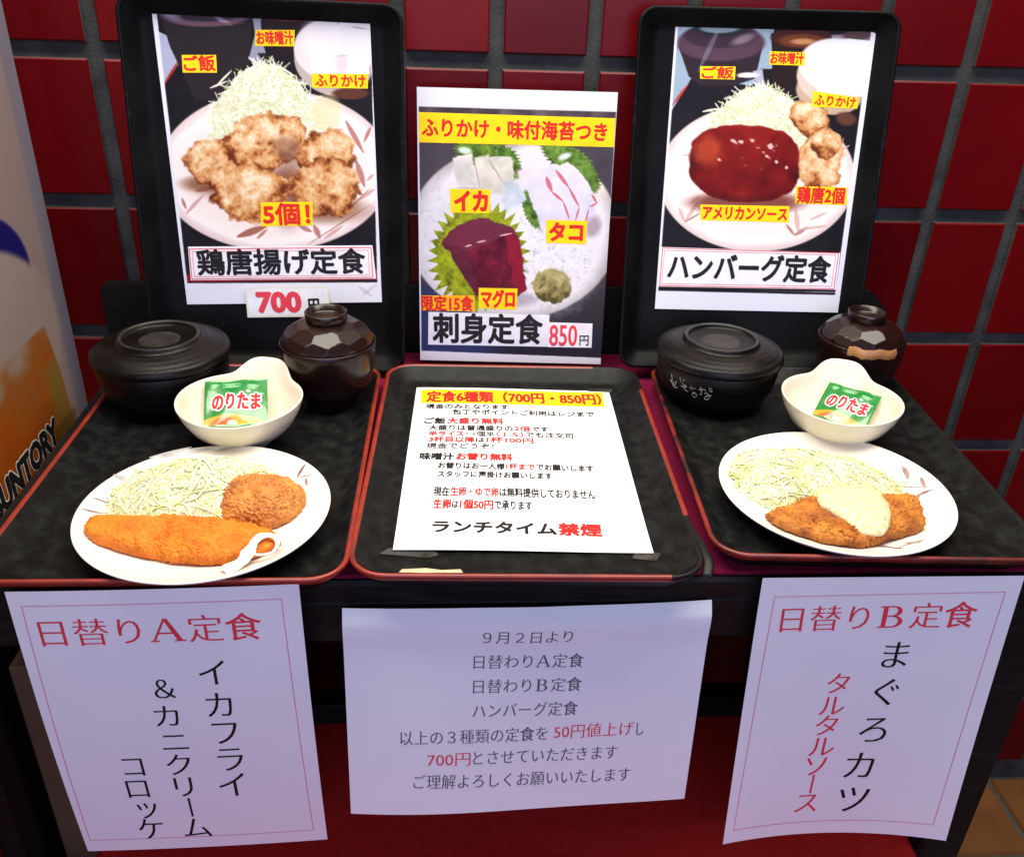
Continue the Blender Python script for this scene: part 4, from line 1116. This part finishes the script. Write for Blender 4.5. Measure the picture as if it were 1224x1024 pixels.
def packet(label, c, tilt, rz, w, h):
    S = Sheet(56.0, 46.0, None, lambda u, v: .0034 * np.abs(np.sin(np.clip(u / 56, 0, 1) * np.pi)) ** .7 * np.abs(np.sin(np.clip((v - 2) / 42, 0, 1) * np.pi)) ** .7 + .0007 * np.sin(u / 5.0 + v / 9.0))
    root = thing('seasoning_packet', label, 'packet', c, (Matrix.Rotation(rz, 3, 'Z') @ Matrix.Rotation(tilt, 3, 'X')).to_euler(), 'green seasoning packets')
    o = grid_sheet(S, .8, paint_pack, 'packet_front', M['pack'], root)
    U, V, F = S.grid(4.0)
    B = S.pt(U, V); rip = .0007 * np.sin(U / 5.0 + V / 9.0); B[..., 2] = -(B[..., 2] - rip) + rip - .0006
    obj('packet_back', B.reshape(-1, 3), F[:, ::-1], M['card'], root)
    for bold, mi, lf in ((.11, 0, .0003), (.035, 1, .0007)):
        S.text('のりたま', 6 - bold * 18 + 1.6, 23.0, 51 + bold * 18 - 1.6, 24.1, 16, mi, bold, 'pop', False, lf)
    S.lettering([M['white'], M['red']], root)
    root.scale = (w, w * h, 1)
    return root
packet('green seasoning packet with red lettering in the dish behind the squid plate', (-0.2305, 0.0235, 0.0205), R(28), R(8), 1.05, 1.12)
packet('green seasoning packet with red lettering in the dish behind the tartar cutlet plate', (0.3575, 0.0330, 0.0200), R(23), R(-38), .95, 1.15)

# ------------------------------------------------------------------ plates and food
PLATE_P = [(0, .0052), (.052, .0054), (.062, .0064), (.074, .0095), (.086, .0134), (.0955, .0172), (.0998, .0192)]
def zplate(r): return float(np.interp(r, [a for a, b in PLATE_P], [b for a, b in PLATE_P]))
def plate(label, loc, rz, marks):
    t = thing('dinner_plate', label, 'plate', loc, (0, 0, rz), 'round white plates with brushed leaf pattern')
    top = [(a if a else .0001, b) for a, b in PLATE_P]
    P = [(.0001, .0018), (.054, .0018), (.0555, .0), (.060, .0), (.062, .0030), (.074, .0058), (.086, .0096), (.0965, .0150), (.1000, .0178), (.1004, .0190), (.0998, .0194)] + top[::-1][1:]
    Q = [P[0]]
    for i in range(1, len(P)):
        for u in (.5, 1.0): Q.append((P[i - 1][0] * (1 - u) + P[i][0] * u, P[i - 1][1] * (1 - u) + P[i][1] * u))
    v, f = lathe(Q, 160); obj('plate_body', v, f, M['plate'], t)
    vv = []; ff = []; ii = []
    for x0, y0, x1, y1, w, mi in marks:
        d = Vector((x1 - x0, y1 - y0)); L = d.length; d /= L; nrm = Vector((-d.y, d.x)); n0 = len(vv); n = 14
        bend = random.uniform(-.08, .08) * L
        for k in range(n + 1):
            s = k / n; ww = w * math.sin(math.pi * min(1, .06 + s * .9)) ** .8
            c = Vector((x0, y0)) + d * (L * s) + nrm * bend * math.sin(math.pi * s)
            for sg in (-1, 0, 1):
                p = c + nrm * sg * ww; vv.append((p.x, p.y, zplate(p.length) + .00028))
        for k in range(n):
            for q in (0, 1): ff.append((n0 + k * 3 + q, n0 + k * 3 + 3 + q, n0 + k * 3 + 4 + q, n0 + k * 3 + 1 + q)); ii.append(mi)
    obj('leaf_print', vv, ff, [M['leaf_print'], M['leaf_grey']], t, True, ii)
    return t
PLc = Vector((-0.2275, -0.1115, 0.0004)); PRc = Vector((0.3092, -0.0855, 0.0004))
def rel(c, L): return [(a - c.x, b - c.y, a2 - c.x, b2 - c.y, w, m) for a, b, a2, b2, w, m in L]
plate('white plate with brushed leaf pattern holding the fried squid and croquette', PLc, 0, rel(PLc, [
    (-.3255, -.1126, -.3080, -.1100, .0013, 0), (-.3225, -.0953, -.3080, -.0967, .0009, 0), (-.3160, -.0627, -.3000, -.0650, .0026, 1), (-.3070, -.0504, -.2900, -.0532, .0020, 1), (-.2940, -.0339, -.2620, -.0150, .0034, 1),
    (-.2700, -.0210, -.2450, -.0160, .0022, 1), (-.1620, -.0580, -.1560, -.0430, .0014, 0), (-.1540, -.0610, -.1510, -.0720, .0013, 0), (-.1610, -.0580, -.1470, -.0600, .0007, 0), (-.2400, -.0180, -.2200, -.0140, .0012, 1)]))
plate('white plate with brushed leaf pattern holding the tartar cutlet', PRc, 0, rel(PRc, [
    (.3690, -.0640, .3990, -.0800, .0006, 0), (.3650, -.0665, .3830, -.0690, .0018, 0), (.3900, -.0430, .3880, -.0620, .0022, 0), (.3985, -.0640, .3960, -.0790, .0018, 0), (.3830, -.0880, .4000, -.0840, .0015, 0),
    (.3760, -.0950, .3880, -.0870, .0012, 0), (.3200, -.1580, .3330, -.1700, .0014, 0), (.3330, -.1660, .3600, -.1560, .0009, 0), (.3400, -.1570, .3560, -.1600, .0012, 0), (.3050, -.1600, .3400, -.1710, .0006, 0),
    (.3500, -.0330, .3600, -.0450, .0026, 1), (.3300, -.0180, .3450, -.0240, .0018, 1), (.2450, -.0200, .2650, -.0100, .0020, 1), (.3700, -.0520, .3800, -.0560, .0014, 1)]))

def breaded(name, label, cat, poly, center, base_c, H, mats, crumb=.0016, seed=0, flat=2.6, lump=1.0, parent=None, thick=.0):
    """a breaded piece: polygon outline seen from above, domed and crumb-rough"""
    cx, cy = center
    ang = []; rad = []
    pts = [(x - cx, y - cy) for x, y in poly]
    NT, NR = 560, 110
    fine = closedpath([(x, y, 0) for x, y in pts], 12)
    A = np.array([math.atan2(p.y, p.x) for p in fine]); Rr = np.array([math.hypot(p.x, p.y) for p in fine])
    o = np.argsort(A); A, Rr = A[o], Rr[o]
    th = np.linspace(-math.pi, math.pi, NT, endpoint=False)
    rr = np.interp(th, np.concatenate([A - 2 * math.pi, A, A + 2 * math.pi]), np.concatenate([Rr, Rr, Rr]))
    v = []; f = []
    for i in range(NR + 1):
        s = i / NR
        for k in range(NT):
            a = min(1.0, s)
            x, y = rr[k] * a * math.cos(th[k]), rr[k] * a * math.sin(th[k])
            up = (1 - a ** flat) ** .55
            zb = zplate(math.hypot(x + cx - base_c.x, y + cy - base_c.y)) + .001
            z = zb + thick * (0.35 if a > .999 else 1) + H * up
            p = Vector((x + cx, y + cy, z)); q = p * 1
            q.z = q.z * 1.0
            n1 = lump * mnoise.noise(q * 85 + Vector((seed, 0, 0))) * .0026 + mnoise.noise(q * 210 + Vector((0, seed, 0))) * .0012
            d1 = mnoise.voronoi(q * 420 + Vector((seed, 3, 0)))[0][0]
            d2 = mnoise.voronoi(q * 820 + Vector((seed, 7, 0)))[0][0]
            amp = .55 + .9 * max(0, mnoise.noise(q * 170 + Vector((seed, 9, 4))) + .25)
            disp = n1 + amp * (crumb * (.62 - d1) * 2.1 + crumb * 1.1 * (.5 - d2))
            rad_dir = Vector((math.cos(th[k]), math.sin(th[k]), 0))
            nrm = (rad_dir * (a ** 3) + Vector((0, 0, 1)) * (1.05 - a ** 3)).normalized()
            v.append(p + nrm * disp)
    n0 = len(v)
    for s in (.92, .5, .001):
        for k in range(NT):
            x, y = rr[k] * s * math.cos(th[k]), rr[k] * s * math.sin(th[k])
            v.append((x + cx, y + cy, zplate(math.hypot(x + cx - base_c.x, y + cy - base_c.y)) + .0006))
    for i in range(NR + 3):
        for k in range(NT):
            k2 = (k + 1) % NT
            f.append((i * NT + k, (i + 1) * NT + k, (i + 1) * NT + k2, i * NT + k2))
    o = obj(name, v, f, mats, parent)
    if label: tag(o, label, cat)
    return o

def crumb_mat(name, stops, rough=.6, spec=.35, sss=.12):
    m = bpy.data.materials.new(name); m.use_nodes = True
    N, K_ = nodes(m); b = N['Principled BSDF']
    b.inputs['Roughness'].default_value = rough; b.inputs['Specular IOR Level'].default_value = spec
    b.inputs['Subsurface Weight'].default_value = sss; b.inputs['Subsurface Radius'].default_value = (.004, .0015, .0005); b.inputs['Subsurface Scale'].default_value = .5
    tc = N.new('ShaderNodeTexCoord'); n1 = N.new('ShaderNodeTexNoise'); n1.inputs['Scale'].default_value = 55; n1.inputs['Detail'].default_value = 9; n1.inputs['Roughness'].default_value = .72
    K_.new(tc.outputs['Object'], n1.inputs['Vector'])
    cr = N.new('ShaderNodeValToRGB'); el = cr.color_ramp.elements
    while len(el) < len(stops): el.new(.5)
    for e, (p, c) in zip(el, stops): e.position = p; e.color = tuple(c) + (1,)
    K_.new(n1.outputs['Fac'], cr.inputs['Fac']); K_.new(cr.outputs['Color'], b.inputs['Base Color'])
    vo = N.new('ShaderNodeTexVoronoi'); vo.inputs['Scale'].default_value = 1100; K_.new(tc.outputs['Object'], vo.inputs['Vector'])
    bp = N.new('ShaderNodeBump'); bp.inputs['Strength'].default_value = .5; bp.inputs['Distance'].default_value = .0012; bp.invert = True
    K_.new(vo.outputs['Distance'], bp.inputs['Height']); K_.new(bp.outputs['Normal'], b.inputs['Normal'])
    return m
M['squid'] = crumb_mat('orange_breading', [(.3, (.52, .115, .006)), (.48, (.72, .185, .009)), (.66, (.82, .25, .014)), (.8, (.84, .36, .06))])
M['croq'] = crumb_mat('brown_breading', [(.3, (.28, .085, .010)), (.46, (.54, .175, .018)), (.62, (.68, .265, .035)), (.8, (.76, .40, .12))], .42, .6)
M['cutlet'] = crumb_mat('golden_breading', [(.3, (.18, .046, .006)), (.45, (.38, .112, .011)), (.60, (.55, .205, .022)), (.78, (.66, .34, .09))])
M['tartar'] = mat('tartar_sauce_cream', (.74, .63, .35), .40, (.46, .37, .15), 260, .52, .70, 8, bump=.45, bscale=330, sss=.15, spec=.4)
M['loop_white'] = mat('glossy_white', (.86, .84, .78), .25, (.82, .79, .70), 60, .3, .7, spec=.5, sss=.2)

# shredded cabbage
def cabbage(label, c, rx, ry, h, n, rot, base_c, seed):
    g = random.Random(seed)
    v = []; f = []; cols = []
    seg, rings = 150, 44
    ca, sa = math.cos(rot), math.sin(rot)
    def dome(u, w):            # unit disc to heap surface
        x, y = rx * u, ry * w; X, Y = x * ca - y * sa, x * sa + y * ca
        d = min(1, math.hypot(u, w)); zb = zplate(math.hypot(X + c[0] - base_c.x, Y + c[1] - base_c.y))
        return Vector((X + c[0], Y + c[1], zb + h * (1 - d ** 2) ** .8 * (.86 + .28 * mnoise.noise(Vector((u * 2.6 + seed, w * 2.6, 0))))))
    for i in range(rings + 1):
        for k in range(seg):
            a = 2 * math.pi * k / seg; s = .97 * i / rings
            p = dome(s * math.cos(a), s * math.sin(a)); p.z += .0002 + .0012 * mnoise.noise(p * 260); v.append(p); cols.append((.74, .74, .38))
    for i in range(rings):
        for k in range(seg):
            k2 = (k + 1) % seg; f.append((i * seg + k, (i + 1) * seg + k, (i + 1) * seg + k2, i * seg + k2))
    for q in range(n):
        r = math.sqrt(g.random()) * 1.0; a = g.uniform(0, 2 * math.pi)
        L = g.uniform(.012, .036) * (1 if r < .8 else .7); dirn = g.uniform(0, 2 * math.pi); curl = g.uniform(-1.6, 1.6); w = g.choice((.00030, .00045, .0006, .0008, .00105)) * g.uniform(.85, 1.15)
        lift = g.uniform(-.0010, .0010) if g.random() < .93 else g.uniform(.001, .004)
        lim = 1.05 if g.random() < .94 else 1.15; m = 8; pts = []; px, py = r * math.cos(a), r * math.sin(a); ang = dirn
        for k in range(m + 1):
            d = math.hypot(px, py); 
            if d > lim: px, py = px / d * lim, py / d * lim
            p = dome(px, py)
            rb = math.hypot(p.x - base_c.x, p.y - base_c.y)
            if rb > .091:
                p.x = base_c.x + (p.x - base_c.x) * .091 / rb; p.y = base_c.y + (p.y - base_c.y) * .091 / rb
            arch = math.sin(math.pi * k / m) * g.uniform(.0002, .0012)
            p.z += lift * (1 - min(1, d) * .5) + arch + .0006
            if g.random() < .15: p.z += g.uniform(0, .0008)
            pts.append(p)
            px += math.cos(ang) * L / m / rx; py += math.sin(ang) * L / m / ry; ang += curl / m
        t = g.random() * .75 + .34 * (.5 + mnoise.noise(Vector((px * 2.2 + seed, py * 2.2, 4))))
        if t < .50: col = (.88, .86, .60)
        elif t < .78: col = (.84, .83, .46)
        elif t < .93: col = (.74, .77, .30)
        else: col = (.58, .68, .16)
        jit = g.uniform(.9, 1.06); col = tuple(min(.94, x * jit) for x in col)
        n0 = len(v); tw = g.uniform(-.35, .35)
        for k, p in enumerate(pts):
            tg = (pts[min(k + 1, m)] - pts[max(k - 1, 0)]); tg = tg.normalized() if tg.length > 1e-6 else Vector((1, 0, 0))
            sd = tg.cross(Vector((0, 0, 1))); sd = sd.normalized() if sd.length > 1e-4 else Vector((1, 0, 0)); up = sd.cross(tg)
            s2 = sd * math.cos(tw) + up * math.sin(tw); u2 = up * math.cos(tw) - sd * math.sin(tw)
            ww = w * (.55 + .45 * math.sin(math.pi * (.1 + .8 * k / m)))
            for (aa, bb) in ((-1, -.22), (1, -.22), (1, .22), (-1, .22)):
                v.append(p + s2 * (ww * aa) + u2 * (ww * bb)); cols.append(col)
        for k in range(m):
            for e in range(4): f.append((n0 + k * 4 + e, n0 + k * 4 + (e + 1) % 4, n0 + (k + 1) * 4 + (e + 1) % 4, n0 + (k + 1) * 4 + e))
        f.append((n0 + 3, n0 + 2, n0 + 1, n0)); f.append((n0 + m * 4, n0 + m * 4 + 1, n0 + m * 4 + 2, n0 + m * 4 + 3))
    o = obj('shredded_cabbage', v, f, M['cabbage'], None, True, None, np.array(cols))
    return tag(o, label, 'cabbage', 'heaps of shredded cabbage')
M['cabbage'] = vcol_mat('raw_cabbage', .5, .35)
cabbage('heap of pale shredded cabbage behind the fried squid', (-.2410, -.0830), .068, .050, .035, 3600, R(14), PLc, 5)
cabbage('heap of pale shredded cabbage behind the tartar cutlet', (.2990, -.0650), .076, .050, .033, 3900, R(-8), PRc, 9)

breaded('fried_squid', 'long orange breaded squid fry across the front of the plate', 'fried squid',
        [(x, y + .007) for x, y in [(-.3130, -.1480), (-.3110, -.1330), (-.2935, -.1270), (-.2546, -.1265), (-.2069, -.1330), (-.1743, -.1420), (-.1607, -.1600), (-.1650, -.1745), (-.1889, -.1840), (-.2159, -.1835), (-.2524, -.1760), (-.2886, -.1660), (-.3040, -.1600)]],
        (-.235, -.147), PLc, .0125, M['squid'], .0013, 3, 3.4, thick=.004)
breaded('croquette', 'round brown breaded croquette at the right of the cabbage', 'croquette',
        [(-.1880 + .0385 * math.cos(a) * (1 + .02 * math.sin(3 * a)), -.0985 + .0310 * math.sin(a)) for a in [k * math.pi / 8 for k in range(16)]],
        (-.1880, -.0985), PLc, .0270, M['croq'], .0013, 11, 2.3, .35, thick=.002)
breaded('tuna_cutlet', 'golden breaded tuna cutlet partly covered by tartar sauce', 'cutlet',
        [(x, y + .004) for x, y in [(.2400, -.1240), (.2395, -.1440), (.2572, -.1560), (.2877, -.1690), (.3124, -.1670), (.3327, -.1570), (.3600, -.1470), (.3720, -.1310), (.3800, -.1010), (.3690, -.0940), (.3350, -.0950), (.2950, -.0920), (.2641, -.1090)]],
        (.308, -.126), PRc, .0135, M['cutlet'], .0018, 23, 3.2, thick=.004)
# tartar sauce poured on the cutlet
tp = [(.2841, -.1142), (.2941, -.1011), (.3110, -.0967), (.3365, -.1013), (.3418, -.1255), (.3368, -.1458), (.3236, -.1660), (.3086, -.1700), (.2983, -.1635), (.2935, -.1498), (.2857, -.1388), (.2814, -.1288)]
tp = [(x, y + .0085) for x, y in tp]
cx, cy = .311, -.1235
fine = closedpath([(x, y, 0) for x, y in tp], 12)
A = np.array([math.atan2(p.y - cy, p.x - cx) for p in fine]); Rr = np.array([math.hypot(p.x - cx, p.y - cy) for p in fine])
od = np.argsort(A); A, Rr = A[od], Rr[od]
NT, NR = 140, 26; th = np.linspace(-math.pi, math.pi, NT, endpoint=False)
rr = np.interp(th, np.concatenate([A - 2 * math.pi, A, A + 2 * math.pi]), np.concatenate([Rr] * 3))
v = []; f = []
for i in range(NR + 1):
    a = i / NR
    for k in range(NT):
        x, y = cx + rr[k] * a * math.cos(th[k]), cy + rr[k] * a * math.sin(th[k])
        zc0 = .0266 - .0042 * max(0, (-.135 - y) / .03) ** 1.5 - .003 * max(0, (y + .098) / .012)
        z = zc0 + .0038 * (1 - a ** 4) ** .6 - .0022 * a ** 6 + mnoise.noise(Vector((x * 120, y * 120, 0))) * .0018 + mnoise.noise(Vector((x * 420, y * 420, 2))) * .0009
        v.append((x, y, z))
for k in range(NT):
    v.append((cx + rr[k] * .8 * math.cos(th[k]), cy + rr[k] * .8 * math.sin(th[k]), .014))
for i in range(NR + 1):
    for k in range(NT):
        k2 = (k + 1) % NT; f.append((i * NT + k, (i + 1) * NT + k, (i + 1) * NT + k2, i * NT + k2))
o = obj('tartar_sauce', v, f, M['tartar'])
tag(o, 'oval pale yellow dollop of tartar sauce lying over the breaded cutlet', 'sauce')

# glossy white tapering loop over the tail of the squid
def zs(x, y, e): return e
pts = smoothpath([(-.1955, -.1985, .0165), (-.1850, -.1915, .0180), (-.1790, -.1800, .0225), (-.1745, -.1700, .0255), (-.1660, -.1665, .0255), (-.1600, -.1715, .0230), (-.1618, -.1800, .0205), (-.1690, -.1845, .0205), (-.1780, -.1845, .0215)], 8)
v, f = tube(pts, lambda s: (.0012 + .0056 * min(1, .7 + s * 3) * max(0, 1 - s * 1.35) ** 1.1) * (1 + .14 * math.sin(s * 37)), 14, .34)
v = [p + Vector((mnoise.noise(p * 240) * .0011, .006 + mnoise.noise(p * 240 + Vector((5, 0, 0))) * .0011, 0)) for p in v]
o = obj('white_loop', v, f, M['loop_white'])
tag(o, 'white loop on the right tip of the fried squid', 'sauce')
